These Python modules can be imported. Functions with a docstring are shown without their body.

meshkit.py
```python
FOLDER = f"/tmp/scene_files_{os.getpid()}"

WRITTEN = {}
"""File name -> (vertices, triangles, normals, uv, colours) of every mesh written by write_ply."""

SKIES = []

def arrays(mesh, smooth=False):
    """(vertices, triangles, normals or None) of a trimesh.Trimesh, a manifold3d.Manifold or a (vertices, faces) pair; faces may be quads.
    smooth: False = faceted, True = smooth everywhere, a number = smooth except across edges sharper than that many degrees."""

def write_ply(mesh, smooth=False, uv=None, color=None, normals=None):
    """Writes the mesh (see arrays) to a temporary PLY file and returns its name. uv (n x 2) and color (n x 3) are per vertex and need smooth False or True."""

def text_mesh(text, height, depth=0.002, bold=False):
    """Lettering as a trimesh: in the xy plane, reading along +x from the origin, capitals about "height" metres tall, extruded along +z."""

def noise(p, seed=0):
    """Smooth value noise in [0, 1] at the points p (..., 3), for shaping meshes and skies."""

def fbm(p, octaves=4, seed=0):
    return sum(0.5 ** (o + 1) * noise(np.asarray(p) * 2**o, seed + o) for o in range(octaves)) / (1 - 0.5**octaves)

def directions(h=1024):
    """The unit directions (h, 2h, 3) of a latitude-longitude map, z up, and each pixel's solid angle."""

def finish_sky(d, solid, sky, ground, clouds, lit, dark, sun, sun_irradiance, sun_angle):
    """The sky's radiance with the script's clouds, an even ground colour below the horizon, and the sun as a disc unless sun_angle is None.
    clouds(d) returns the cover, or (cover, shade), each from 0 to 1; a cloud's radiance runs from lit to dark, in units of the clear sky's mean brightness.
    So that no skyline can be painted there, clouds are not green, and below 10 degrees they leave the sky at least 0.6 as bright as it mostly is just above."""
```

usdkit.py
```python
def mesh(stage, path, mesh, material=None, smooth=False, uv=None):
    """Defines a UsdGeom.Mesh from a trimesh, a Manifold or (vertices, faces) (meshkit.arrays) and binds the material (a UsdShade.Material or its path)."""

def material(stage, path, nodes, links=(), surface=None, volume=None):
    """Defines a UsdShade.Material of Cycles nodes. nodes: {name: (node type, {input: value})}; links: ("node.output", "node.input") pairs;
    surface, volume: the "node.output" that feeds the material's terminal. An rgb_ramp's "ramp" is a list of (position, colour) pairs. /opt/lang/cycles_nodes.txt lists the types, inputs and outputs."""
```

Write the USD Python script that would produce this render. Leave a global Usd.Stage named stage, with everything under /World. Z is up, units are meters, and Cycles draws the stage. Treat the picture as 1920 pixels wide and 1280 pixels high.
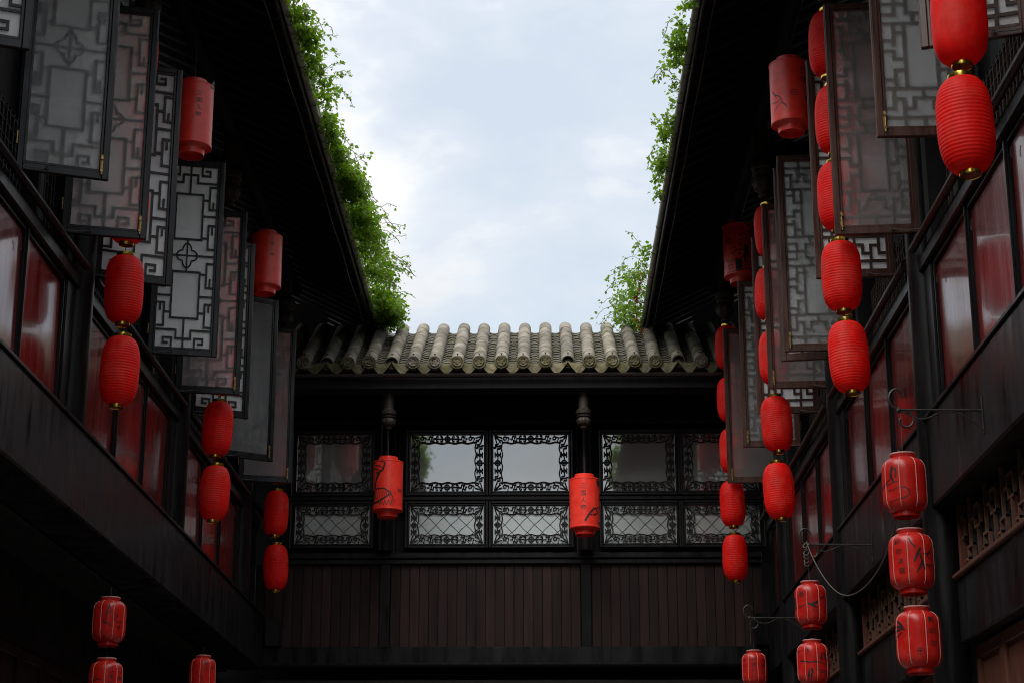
import math, random
import numpy as np
import trimesh
import shapely
from shapely.geometry import Polygon, MultiPoint
from shapely import union_all
import usdkit
from pxr import Usd, UsdGeom, UsdLux, UsdShade, Gf, Sdf

stage = Usd.Stage.CreateInMemory()
UsdGeom.SetStageUpAxis(stage, UsdGeom.Tokens.z)
UsdGeom.SetStageMetersPerUnit(stage, 1.0)
UsdGeom.Xform.Define(stage, '/World')
UsdGeom.Scope.Define(stage, '/World/Looks')
PI = math.pi

# ------------------------------------------------------------------ camera, sky, sun, exposure
EXPOSURE = 0.25
SKY_STRENGTH = 0.088
SUN_INTENSITY, SUN_ANGLE = 1.25, 65.0
SUN_ELEV, SUN_AZ = math.radians(62), math.radians(198)     # azimuth of the sun, clockwise from +y

PITCH, YAW = math.radians(16.849), math.radians(0.94)
cam = UsdGeom.Camera.Define(stage, '/World/camera')
cam.CreateHorizontalApertureAttr(36.0)
cam.CreateVerticalApertureAttr(24.0)
cam.CreateFocalLengthAttr(65.625)
cam.CreateClippingRangeAttr(Gf.Vec2f(0.1, 5000))
cam.CreateExposureAttr(EXPOSURE)
_cp, _sp, _cy, _sy = math.cos(PITCH), math.sin(PITCH), math.cos(YAW), math.sin(YAW)
_f = np.array([-_sy * _cp, _cy * _cp, _sp]); _r = np.array([_cy, _sy, 0]); _u = np.cross(_r, _f)
_m = Gf.Matrix4d(*_r, 0, *_u, 0, *(-_f), 0, 0, 0, 1.6, 1)
cam.AddTransformOp().Set(_m)

sd = np.array([math.sin(SUN_AZ) * math.cos(SUN_ELEV), math.cos(SUN_AZ) * math.cos(SUN_ELEV), math.sin(SUN_ELEV)])
sky_mat = usdkit.material(stage, '/World/Looks/sky_air', {
    'sky': ('sky_texture', {'sky_type': 'single_scattering', 'sun_disc': False, 'sun_elevation': SUN_ELEV,
                            'sun_rotation': math.atan2(sd[0], sd[1]), 'air_density': 1.0, 'aerosol_density': 1.6, 'ozone_density': 0.5}),
    'tc': ('texture_coordinate', {}),
    'map': ('mapping', {'scale': (1.0, 1.0, 1.9), 'location': (2.3, 0.45, 1.2)}),
    'n1': ('noise_texture', {'scale': 3.6, 'detail': 8.0, 'roughness': 0.54, 'distortion': 0.2}),
    'cover': ('rgb_ramp', {'ramp': [(0.0, (.52,) * 3), (0.43, (.55,) * 3), (0.49, (.66,) * 3), (0.53, (.90,) * 3), (0.575, (1.0,) * 3), (1.0, (1.0,) * 3)]}),
    'n2': ('noise_texture', {'scale': 5.0, 'detail': 7.0, 'roughness': 0.58}),
    'tone': ('rgb_ramp', {'ramp': [(0.38, (8.1, 8.35, 8.75)), (0.58, (9.5, 9.5, 9.5))]}),
    'xyz': ('separate_xyz', {}), 'haze': ('vector_math', {'math_type': 'multiply', 'vector2': (2.35, 2.25, 1.95)}), 'zc': ('math', {'math_type': 'maximum', 'value2': 0.0}),
    'cie': ('math', {'math_type': 'multiply_add', 'value2': 1.22, 'value3': 0.62}),        # an overcast sky brightens evenly from the horizon to the zenith
    'mix': ('mix', {'mix_type': 'mix'}), 'grade': ('vector_math', {'math_type': 'scale'}),
    'bg': ('background_shader', {'strength': SKY_STRENGTH}),
}, [('tc.generated', 'map.vector'), ('map.vector', 'n1.vector'), ('map.vector', 'n2.vector'), ('n1.fac', 'cover.fac'), ('n2.fac', 'tone.fac'), ('tc.generated', 'xyz.vector'), ('xyz.z', 'zc.value1'), ('zc.value', 'cie.value1'),
    ('cover.color', 'mix.fac'), ('sky.color', 'haze.vector1'), ('haze.vector', 'mix.color1'), ('tone.color', 'grade.vector1'), ('cie.value', 'grade.scale'), ('grade.vector', 'mix.color2'), ('mix.color', 'bg.color')], surface='bg.background')
dome = UsdLux.DomeLight.Define(stage, '/World/sky')
UsdShade.MaterialBindingAPI.Apply(dome.GetPrim()).Bind(sky_mat)
dome.GetPrim().SetCustomDataByKey('kind', 'structure')
sun = UsdLux.DistantLight.Define(stage, '/World/sun')
sun.CreateIntensityAttr(SUN_INTENSITY); sun.CreateAngleAttr(SUN_ANGLE); sun.CreateNormalizeAttr(True); sun.CreateColorAttr(Gf.Vec3f(1.0, 0.95, 0.88))
_z = Gf.Vec3d(*sd)                                          # the light shines along its own -z
_x = Gf.Cross(Gf.Vec3d(0, 0, 1), _z).GetNormalized(); _yv = Gf.Cross(_z, _x)
sun.AddTransformOp().Set(Gf.Matrix4d(*_x, 0, *_yv, 0, *_z, 0, 0, 0, 30, 1))

# ------------------------------------------------------------------ materials
def links_noise(kind='position'):
    return 'geo.position' if kind == 'position' else 'tc.object'

def pmat(name, base, rough=0.5, spread=0.3, scale=6.0, stretch=(1, 1, 1), bump=0.0, bump_scale=30.0, bump_stretch=(1, 1, 1),
         metallic=0.0, spec=0.5, coat=0.0, coat_rough=0.06, rough_spread=0.12, rand=0.0, bump_dist=0.01, extra=None):
    b = np.array(base, float)
    nodes = {
        'geo': ('geometry', {}),
        'm1': ('mapping', {'scale': tuple(np.array(stretch, float) * scale)}),
        'n1': ('noise_texture', {'scale': 1.0, 'detail': 5.0, 'roughness': 0.6}),
        'ramp': ('rgb_ramp', {'ramp': [(0.3, b * (1 - spread)), (0.5, b), (0.72, np.minimum(b * (1 + spread), .95))]}),
        'rr': ('map_range', {'from_min': 0.3, 'from_max': 0.7, 'to_min': max(rough - rough_spread, 0.02), 'to_max': min(rough + rough_spread, 1.0)}),
        'p': ('principled_bsdf', {'metallic': metallic, 'specular_ior_level': spec, 'coat_weight': coat, 'coat_roughness': coat_rough}),
    }
    links = [('geo.position', 'm1.vector'), ('m1.vector', 'n1.vector'), ('n1.fac', 'ramp.fac'), ('n1.fac', 'rr.value'), ('rr.result', 'p.roughness')]
    col = 'ramp.color'
    if rand:
        nodes['oi'] = ('object_info', {})
        nodes['hr'] = ('map_range', {'from_min': 0.0, 'from_max': 1.0, 'to_min': 1 - rand, 'to_max': 1 + rand})
        nodes['hsv'] = ('hsv', {'hue': 0.5, 'saturation': 1.0, 'fac': 1.0})
        links += [('oi.random', 'hr.value'), ('hr.result', 'hsv.value'), (col, 'hsv.color')]
        col = 'hsv.color'
    if extra:
        col = extra(nodes, links, col)
    links.append((col, 'p.base_color'))
    if bump:
        nodes['m2'] = ('mapping', {'scale': tuple(np.array(bump_stretch, float) * bump_scale)})
        nodes['n2'] = ('noise_texture', {'scale': 1.0, 'detail': 4.0, 'roughness': 0.6})
        nodes['bp'] = ('bump', {'strength': bump, 'distance': bump_dist})
        links += [('geo.position', 'm2.vector'), ('m2.vector', 'n2.vector'), ('n2.fac', 'bp.height'), ('bp.normal', 'p.normal')]
        if coat:
            links.append(('bp.normal', 'p.coat_normal'))
    return usdkit.material(stage, '/World/Looks/' + name, nodes, links, surface='p.BSDF')

def moss(lo, hi, scale, color, use_z=False):
    def f(nodes, links, col):
        nodes['mn'] = ('noise_texture', {'scale': scale, 'detail': 6.0, 'roughness': 0.65})
        nodes['mr'] = ('rgb_ramp', {'ramp': [(lo, (0, 0, 0)), (hi, (1, 1, 1))]})
        nodes['mm'] = ('mix', {'mix_type': 'mix', 'color2': color})
        links += [('geo.position', 'mn.vector'), ('mn.fac', 'mr.fac'), ('mr.color', 'mm.fac'), (col, 'mm.color1')]
        return 'mm.color'
    return f

M = {}
M['door_dark'] = pmat('smoky_door_wood', (.020, .009, .008), .5, .4, 3, (5, 5, .6), spec=.2)
M['black_wood'] = pmat('black_lacquered_wood', (.005, .0047, .005), .34, .45, 2.5, (6, 6, .6), bump=.25, bump_scale=6, bump_stretch=(6, 6, .8), spec=.22, bump_dist=.004)
M['beam_wood'] = pmat('weathered_black_beam', (.0048, .0048, .0056), .38, .85, 2.0, (3, 3, .5), bump=.3, bump_scale=5, bump_stretch=(5, 5, .8), spec=.20, rough_spread=.2, bump_dist=.004)
M['matte_wood'] = pmat('dull_dark_wood', (.008, .0075, .0078), .6, .5, 3, (3, 3, .7), bump=.2, bump_scale=10, spec=.2)
M['soot_wood'] = pmat('sooty_rafter_wood', (.011, .0108, .0115), .7, .6, 3, (3, 3, .7), spec=.12)
M['sash_black'] = pmat('black_sash_paint', (.0075, .0072, .0078), .33, .4, 5, (3, 3, .6), bump=.15, bump_scale=20, bump_stretch=(4, 4, .6), spec=.30, bump_dist=.003)
M['sash_brown'] = pmat('brown_sash_lacquer', (.055, .021, .014), .36, .5, 5, (3, 3, .5), bump=.2, bump_scale=18, bump_stretch=(4, 4, .5), spec=.5, bump_dist=.003)
M['rail_brown'] = pmat('dark_brown_rail', (.020, .010, .008), .4, .4, 5, (3, 3, .5), spec=.35)
M['lattice_lower'] = pmat('reddish_lattice_wood', (.10, .048, .03), .5, .4, 9, spec=.35)
M['lattice_black'] = pmat('black_lattice_wood', (.016, .016, .017), .5, .4, 9, spec=.35)
M['lattice_brown'] = pmat('brown_lattice_wood', (.032, .016, .010), .5, .4, 9, spec=.35)
M['red_panel'] = pmat('dark_red_lacquer', (.062, .0062, .0060), .17, .5, 1.6, (4, 4, .5), bump=.12, bump_scale=3.0, bump_stretch=(5, 5, .6), spec=.26, coat=.28, coat_rough=.035, rough_spread=.07, rand=.18, bump_dist=.004)
M['plank'] = pmat('brown_plank_wood', (.0180, .0088, .0074), .55, .5, 2.2, (8, 8, .5), bump=.25, bump_scale=5, bump_stretch=(9, 9, .6), spec=.18, rand=.38, bump_dist=.003)
M['door_wood'] = pmat('reddish_door_wood', (.085, .030, .020), .4, .4, 3, (5, 5, .6), bump=.2, bump_scale=8, bump_stretch=(5, 5, .6), spec=.45, rand=.15, bump_dist=.003)
M['gold'] = pmat('polished_gold', (.86, .60, .10), .22, .1, 20, metallic=1.0, rough_spread=.06)
M['brass'] = pmat('tarnished_brass', (.30, .20, .08), .38, .4, 40, metallic=1.0)
M['iron'] = pmat('wrought_iron', (.016, .015, .014), .45, .5, 40, bump=.3, bump_scale=90, spec=.4)
M['gutter'] = pmat('grey_gutter_metal', (.30, .30, .29), .38, .35, 4, spec=.5)
M['gutter_dark'] = pmat('dark_red_gutter_paint', (.012, .0065, .006), .35, .4, 6, spec=.5)
M['tile'] = pmat('grey_clay_tile', (.130, .118, .098), .75, .5, 7, bump=.45, bump_scale=45, spec=.25, rand=.3, extra=moss(.48, .68, 6.5, (.062, .056, .026)))
M['pan'] = pmat('grey_pan_tile', (.085, .08, .066), .8, .4, 9, bump=.4, bump_scale=45, spec=.2, rand=.3, extra=moss(.50, .68, 5.0, (.06, .062, .024)))
M['drip'] = pmat('mossy_drip_tile', (.10, .09, .055), .85, .5, 14, bump=.7, bump_scale=50, spec=.2, rand=.3, extra=moss(.46, .64, 9.0, (.062, .060, .022)))
M['stone'] = pmat('courtyard_stone', (.19, .18, .165), .8, .3, 1.5, bump=.3, bump_scale=8)
M['mossy_stone'] = pmat('mossy_stone', (.13, .13, .08), .85, .4, 9, bump=.5, bump_scale=30, extra=moss(.45, .6, 12, (.08, .09, .02)))
M['carved'] = pmat('carved_dark_wood', (.030, .022, .017), .55, .5, 30, bump=.5, bump_scale=60, spec=.35)
M['ink'] = pmat('black_ink', (.018, .012, .014), .5, .3, 30, spec=.4)
M['wire'] = pmat('thin_wire', (.05, .048, .045), .5, .3, 30, spec=.4)
M['cable'] = pmat('pale_cable', (.06, .056, .046), .55, .3, 30, spec=.4)
M['cord'] = pmat('dark_cord', (.03, .012, .010), .7, .2, 30)
M['pale_rib'] = pmat('pale_pink_piping', (.50, .26, .24), .4, .12, 30)
M['wire_mesh'] = pmat('grey_wire_mesh', (.075, .08, .078), .5, .2, 30)
M['stem'] = pmat('brown_stem', (.07, .05, .03), .8, .3, 30)
M['curtain'] = pmat('grey_dusty_backing', (.20, .20, .195), .9, .25, 3)

def red_cloth(name, base, rough, trans, spec, bump=.15, stretch=(1, 1, 1), rand=.09, dust=.5):
    b = np.array(base)
    return usdkit.material(stage, '/World/Looks/' + name, {
        'geo': ('geometry', {}), 'tc': ('texture_coordinate', {}), 'oi': ('object_info', {}),
        'm': ('mapping', {'scale': tuple(np.array(stretch, float) * 14)}),
        'n': ('noise_texture', {'scale': 1.0, 'detail': 5.0, 'roughness': .6}),
        'ramp': ('rgb_ramp', {'ramp': [(.3, b * .82), (.55, b), (.75, b * 1.1)]}),
        'hr': ('map_range', {'from_min': 0., 'from_max': 1., 'to_min': 1 - rand, 'to_max': 1 + rand}),
        'n3': ('noise_texture', {'scale': 5.0, 'detail': 6.0, 'roughness': .65}), 'dr': ('rgb_ramp', {'ramp': [(.5, (0, 0, 0)), (.8, (dust,) * 3)]}),
        'dm': ('mix', {'mix_type': 'mix', 'color2': (.62, .13, .10)}),
        'hsv': ('hsv', {'hue': .5, 'saturation': 1., 'fac': 1.}),
        'bp': ('bump', {'strength': bump, 'distance': .004}),
        'p': ('principled_bsdf', {'roughness': rough, 'specular_ior_level': spec}),
        't': ('translucent_bsdf', {}),
        'mix': ('mix_closure', {'fac': trans}),
    }, [('tc.object', 'm.vector'), ('m.vector', 'n.vector'), ('n.fac', 'ramp.fac'), ('oi.random', 'hr.value'), ('hr.result', 'hsv.value'), ('tc.object', 'n3.vector'), ('n3.fac', 'dr.fac'), ('dr.color', 'dm.fac'), ('ramp.color', 'dm.color1'), ('dm.color', 'hsv.color'),
        ('hsv.color', 'p.base_color'), ('hsv.color', 't.color'), ('n.fac', 'bp.height'), ('bp.normal', 'p.normal'),
        ('p.BSDF', 'mix.closure1'), ('t.BSDF', 'mix.closure2')], surface='mix.closure')
M['red_cloth'] = red_cloth('red_pleated_cloth', (.86, .012, .008), .55, .38, .22, stretch=(1, 1, .4))
M['red_vinyl'] = red_cloth('red_vinyl', (.54, .014, .010), .32, .22, .45, bump=.06)
M['red_drum'] = red_cloth('red_drum_paper', (.76, .036, .021), .34, .10, .5, bump=.05)
M['cap_dark'] = pmat('dark_red_inside', (.16, .02, .02), .5, .2, 20)

def frosted(name, tint, w_diff, w_ref, gloss_ior=1.22):
    """Etched glass: some light scatters back, some spreads widely behind, some passes in a narrow blurred cone."""
    t = np.array(tint)
    return usdkit.material(stage, '/World/Looks/' + name, {
        'geo': ('geometry', {}),
        'n': ('noise_texture', {'scale': 2.2, 'detail': 5.0, 'roughness': .6}),
        'ramp': ('rgb_ramp', {'ramp': [(.3, t * .84), (.6, t), (.8, np.minimum(t * 1.05, .95))]}),
        'd': ('diffuse_bsdf', {}), 't': ('translucent_bsdf', {}), 'g': ('glossy_bsdf', {'roughness': .3, 'color': (.9, .9, .9)}),
        'r': ('refraction_bsdf', {'roughness': .8, 'IOR': 1.10, 'color': (.93, .96, .95)}),
        'm1': ('mix_closure', {'fac': w_diff / max(1 - w_ref, .01)}), 'm0': ('mix_closure', {'fac': w_ref}), 'fr': ('fresnel', {'IOR': gloss_ior}), 'm2': ('mix_closure', {}),
    }, [('geo.position', 'n.vector'), ('n.fac', 'ramp.fac'), ('ramp.color', 'd.color'), ('ramp.color', 't.color'), ('t.BSDF', 'm1.closure1'), ('d.BSDF', 'm1.closure2'),
        ('m1.closure', 'm0.closure1'), ('r.BSDF', 'm0.closure2'), ('m0.closure', 'm2.closure1'), ('g.BSDF', 'm2.closure2'), ('fr.fac', 'm2.fac')], surface='m2.closure')
M['pane'] = frosted('frosted_glass', (.95, .97, .95), .05, .24)
M['pane_front'] = frosted('milky_glass', (.92, .95, .94), .44, .05)

def mirror_pane(name, base, fac, rough):
    return usdkit.material(stage, '/World/Looks/' + name, {
        'geo': ('geometry', {}), 'n': ('noise_texture', {'scale': 1.7, 'detail': 3.0}), 'bp': ('bump', {'strength': .05, 'distance': .01}),
        'd': ('diffuse_bsdf', {'color': base}), 'g': ('glossy_bsdf', {'roughness': rough, 'color': (.95, .96, .96)}), 'm': ('mix_closure', {'fac': fac}),
    }, [('geo.position', 'n.vector'), ('n.fac', 'bp.height'), ('bp.normal', 'g.normal'), ('d.BSDF', 'm.closure1'), ('g.BSDF', 'm.closure2')], surface='m.closure')
M['far_pane'] = mirror_pane('reflective_window_glass', (.32, .32, .31), .29, .03)
M['far_pane_low'] = mirror_pane('frosted_window_glass', (.36, .40, .38), .22, .16)
M['small_pane'] = mirror_pane('bluish_old_glass', (.03, .045, .05), .12, .1)

def leafmat(name, c1, c2):
    return usdkit.material(stage, '/World/Looks/' + name, {
        'geo': ('geometry', {}),
        'ramp': ('rgb_ramp', {'ramp': [(0.0, c1), (.8, c2), (.93, np.array(c2) * np.array((1.5, 1.15, .9))), (1.0, (.12, .07, .025))]}),
        'p': ('principled_bsdf', {'roughness': .5, 'specular_ior_level': .3}), 't': ('translucent_bsdf', {}), 'm': ('mix_closure', {'fac': .45}),
        'hs': ('hsv', {'hue': .49, 'saturation': 1.1, 'value': 1.8, 'fac': 1.0}),
    }, [('geo.random_per_island', 'ramp.fac'), ('ramp.color', 'p.base_color'), ('ramp.color', 'hs.color'), ('hs.color', 't.color'), ('p.BSDF', 'm.closure1'), ('t.BSDF', 'm.closure2')], surface='m.closure')
M['leaf'] = leafmat('creeper_leaf', (.085, .17, .016), (.19, .28, .035))
M['dry_leaf'] = leafmat('dry_leaf', (.22, .075, .022), (.30, .12, .04))

# ------------------------------------------------------------------ mesh helpers
class MB:
    """Collects simple solids and writes them as ONE mesh."""
    def __init__(s): s.v, s.f, s.n = [], [], 0
    def add(s, v, f):
        v = np.asarray(v, float); f = np.asarray(f, int)
        if f.shape[1] == 4: f = np.vstack([f[:, [0, 1, 2]], f[:, [0, 2, 3]]])
        s.v.append(v); s.f.append(f + s.n); s.n += len(v); return s
    def hexa(s, p):      # 8 corners: bottom 4 ccw, top 4 ccw
        return s.add(p, [[0, 3, 2, 1], [4, 5, 6, 7], [0, 1, 5, 4], [1, 2, 6, 5], [2, 3, 7, 6], [3, 0, 4, 7]])
    def box(s, a, b, T=None):
        (x0, x1), (y0, y1), (z0, z1) = [sorted(t) for t in zip(a, b)]
        p = np.array([(x0, y0, z0), (x1, y0, z0), (x1, y1, z0), (x0, y1, z0), (x0, y0, z1), (x1, y0, z1), (x1, y1, z1), (x0, y1, z1)])
        return s.hexa(p if T is None else T(p))
    def cbox(s, a, b, c=.006, T=None):    # chamfered box
        (x0, x1), (y0, y1), (z0, z1) = [sorted(t) for t in zip(a, b)]
        c = min(c, (x1 - x0) / 3, (y1 - y0) / 3, (z1 - z0) / 3)
        pts = []
        for X, cx in ((x0, c), (x1, -c)):
            for Yy, cy_ in ((y0, c), (y1, -c)):
                for Z, cz in ((z0, c), (z1, -c)):
                    pts += [(X + cx, Yy + cy_, Z), (X + cx, Yy, Z + cz), (X, Yy + cy_, Z + cz)]
        h = trimesh.convex.convex_hull(np.array(pts))
        v = np.array(h.vertices); return s.add(v if T is None else T(v), h.faces)
    def tube(s, pts, r, n=8, closed=False):
        pts = np.asarray(pts, float); k = len(pts)
        r = np.broadcast_to(np.asarray(r, float), (k,))
        if closed: t = np.roll(pts, -1, 0) - np.roll(pts, 1, 0)
        else: t = np.gradient(pts, axis=0)
        t /= np.maximum(np.linalg.norm(t, axis=1, keepdims=True), 1e-12)
        ref = np.array([0, 0, 1.0]) if abs(t[0][2]) < .9 else np.array([1.0, 0, 0])
        V = []
        a = np.arange(n) * 2 * PI / n
        u = np.cross(t[0], ref); u /= np.linalg.norm(u)
        for i in range(k):
            u = u - t[i] * (u @ t[i]); u /= max(np.linalg.norm(u), 1e-9); w = np.cross(t[i], u)
            V.append(pts[i] + r[i] * (np.cos(a)[:, None] * u + np.sin(a)[:, None] * w))
        V = np.vstack(V); F = []
        for i in range(k if closed else k - 1):
            j = (i + 1) % k
            for q in range(n):
                q2 = (q + 1) % n; F.append([i * n + q, i * n + q2, j * n + q2, j * n + q])
        F = np.array(F); F3 = np.vstack([F[:, [0, 1, 2]], F[:, [0, 2, 3]]])
        if not closed:
            V = np.vstack([V, pts[0], pts[-1]]); c0, c1 = k * n, k * n + 1
            F3 = np.vstack([F3, [[c0, (q + 1) % n, q] for q in range(n)], [[c1, (k - 1) * n + q, (k - 1) * n + (q + 1) % n] for q in range(n)]])
        return s.add(V, F3)
    def lathe(s, prof, n=32, center=(0, 0, 0), rf=None):
        prof = np.asarray(prof, float); a = np.arange(n) * 2 * PI / n; k = len(prof)
        V = np.zeros((k, n, 3))
        for i, (r, z) in enumerate(prof):
            rr = r * (np.ones(n) if rf is None else rf(a, z))
            V[i, :, 0], V[i, :, 1], V[i, :, 2] = rr * np.cos(a), rr * np.sin(a), z
        V = V.reshape(-1, 3) + np.array(center); F = []
        for i in range(k - 1):
            for q in range(n):
                q2 = (q + 1) % n; F.append([i * n + q, (i + 1) * n + q, (i + 1) * n + q2, i * n + q2])
        return s.add(V, np.array(F)[:, ::-1])
    def build(s, name, mat, parent=None, smooth=False, label=None):
        v, f = np.vstack(s.v), np.vstack(s.f)
        return put(name, (v, f), mat, parent, smooth, label)

_used = {}
def numbered(name, parent):
    key = (parent, name); k = _used.get(key, 0); _used[key] = k + 1
    return f'{parent}/{name}' + (f'_{k:03d}' if k else '')
def put(name, mesh, mat, parent=None, smooth=False, label=None):
    path = numbered(name, str(parent.GetPath()) if parent else '/World')
    pr = usdkit.mesh(stage, path, mesh, M[mat] if isinstance(mat, str) else mat, smooth=smooth).GetPrim()
    if label: pr.SetCustomDataByKey('label', label)
    return pr
def tag(p, label=None, cat=None, group=None, kind=None):
    for k, v in (('label', label), ('category', cat), ('group', group), ('kind', kind)):
        if v: p.SetCustomDataByKey(k, v)
    return p
def thing(name, label, cat, group=None, loc=None, rot=None):
    x = UsdGeom.Xform.Define(stage, numbered(name, '/World'))
    if loc is not None: x.AddTranslateOp().Set(Gf.Vec3d(*map(float, loc)))
    if rot is not None: x.AddRotateXYZOp().Set(Gf.Vec3f(*map(float, rot)))
    return tag(x.GetPrim(), label, cat, group)
def sub(name, parent, label=None):
    p = UsdGeom.Xform.Define(stage, numbered(name, str(parent.GetPath()))).GetPrim()
    if label: p.SetCustomDataByKey('label', label)
    return p
def copy_of(root, name, label, cat, group, loc, rot):
    t = thing(name, label, cat, group, loc, rot)
    t.GetReferences().AddInternalReference(root.GetPath()); t.SetInstanceable(True)
    return t

def brush(pts, w0, w1=None, taper=True):
    """A brush stroke as a shapely polygon: a polyline with a width that swells and thins."""
    pts = np.asarray(pts, float); n = len(pts); w1 = w0 if w1 is None else w1
    if n == 2: pts = np.array([pts[0], (pts[0] * 2 + pts[1]) / 3, (pts[0] + pts[1] * 2) / 3, pts[1]]); n = 4
    w = np.linspace(w0, w1, n)
    w = w * 1.35
    if taper: w = w * np.linspace(1, 1, n); w[-1] *= .45
    parts = []
    for i in range(n - 1):
        a, b = shapely.Point(pts[i]).buffer(w[i] / 2, 4), shapely.Point(pts[i + 1]).buffer(w[i + 1] / 2, 4)
        parts.append(shapely.union(a, b).convex_hull)
    return union_all(parts)
def char_shapes(ch, size):
    s = size / 60.0; out = []
    for rings in GLYPHS[ch]:
        rr = [np.array(r, float).reshape(-1, 2) * s for r in rings]
        out.append(Polygon(rr[0], rr[1:]).buffer(0))
    return union_all(out)
def ink_mesh(shapes, mapf, edge=.02):
    """Triangulates flat shapes and lays them on a surface: mapf takes an (n, 2) array to (n, 3)."""
    mb = MB()
    for sh in shapes:
        for g in getattr(sh, 'geoms', [sh]):
            if g.is_empty or g.area < 1e-8 or g.geom_type != 'Polygon': continue
            v, f = trimesh.creation.triangulate_polygon(g, engine='earcut')
            v3, f3 = trimesh.remesh.subdivide_to_size(np.column_stack([v, np.zeros(len(v))]), f, edge)
            mb.add(mapf(v3[:, :2]), f3)
    return mb

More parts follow.
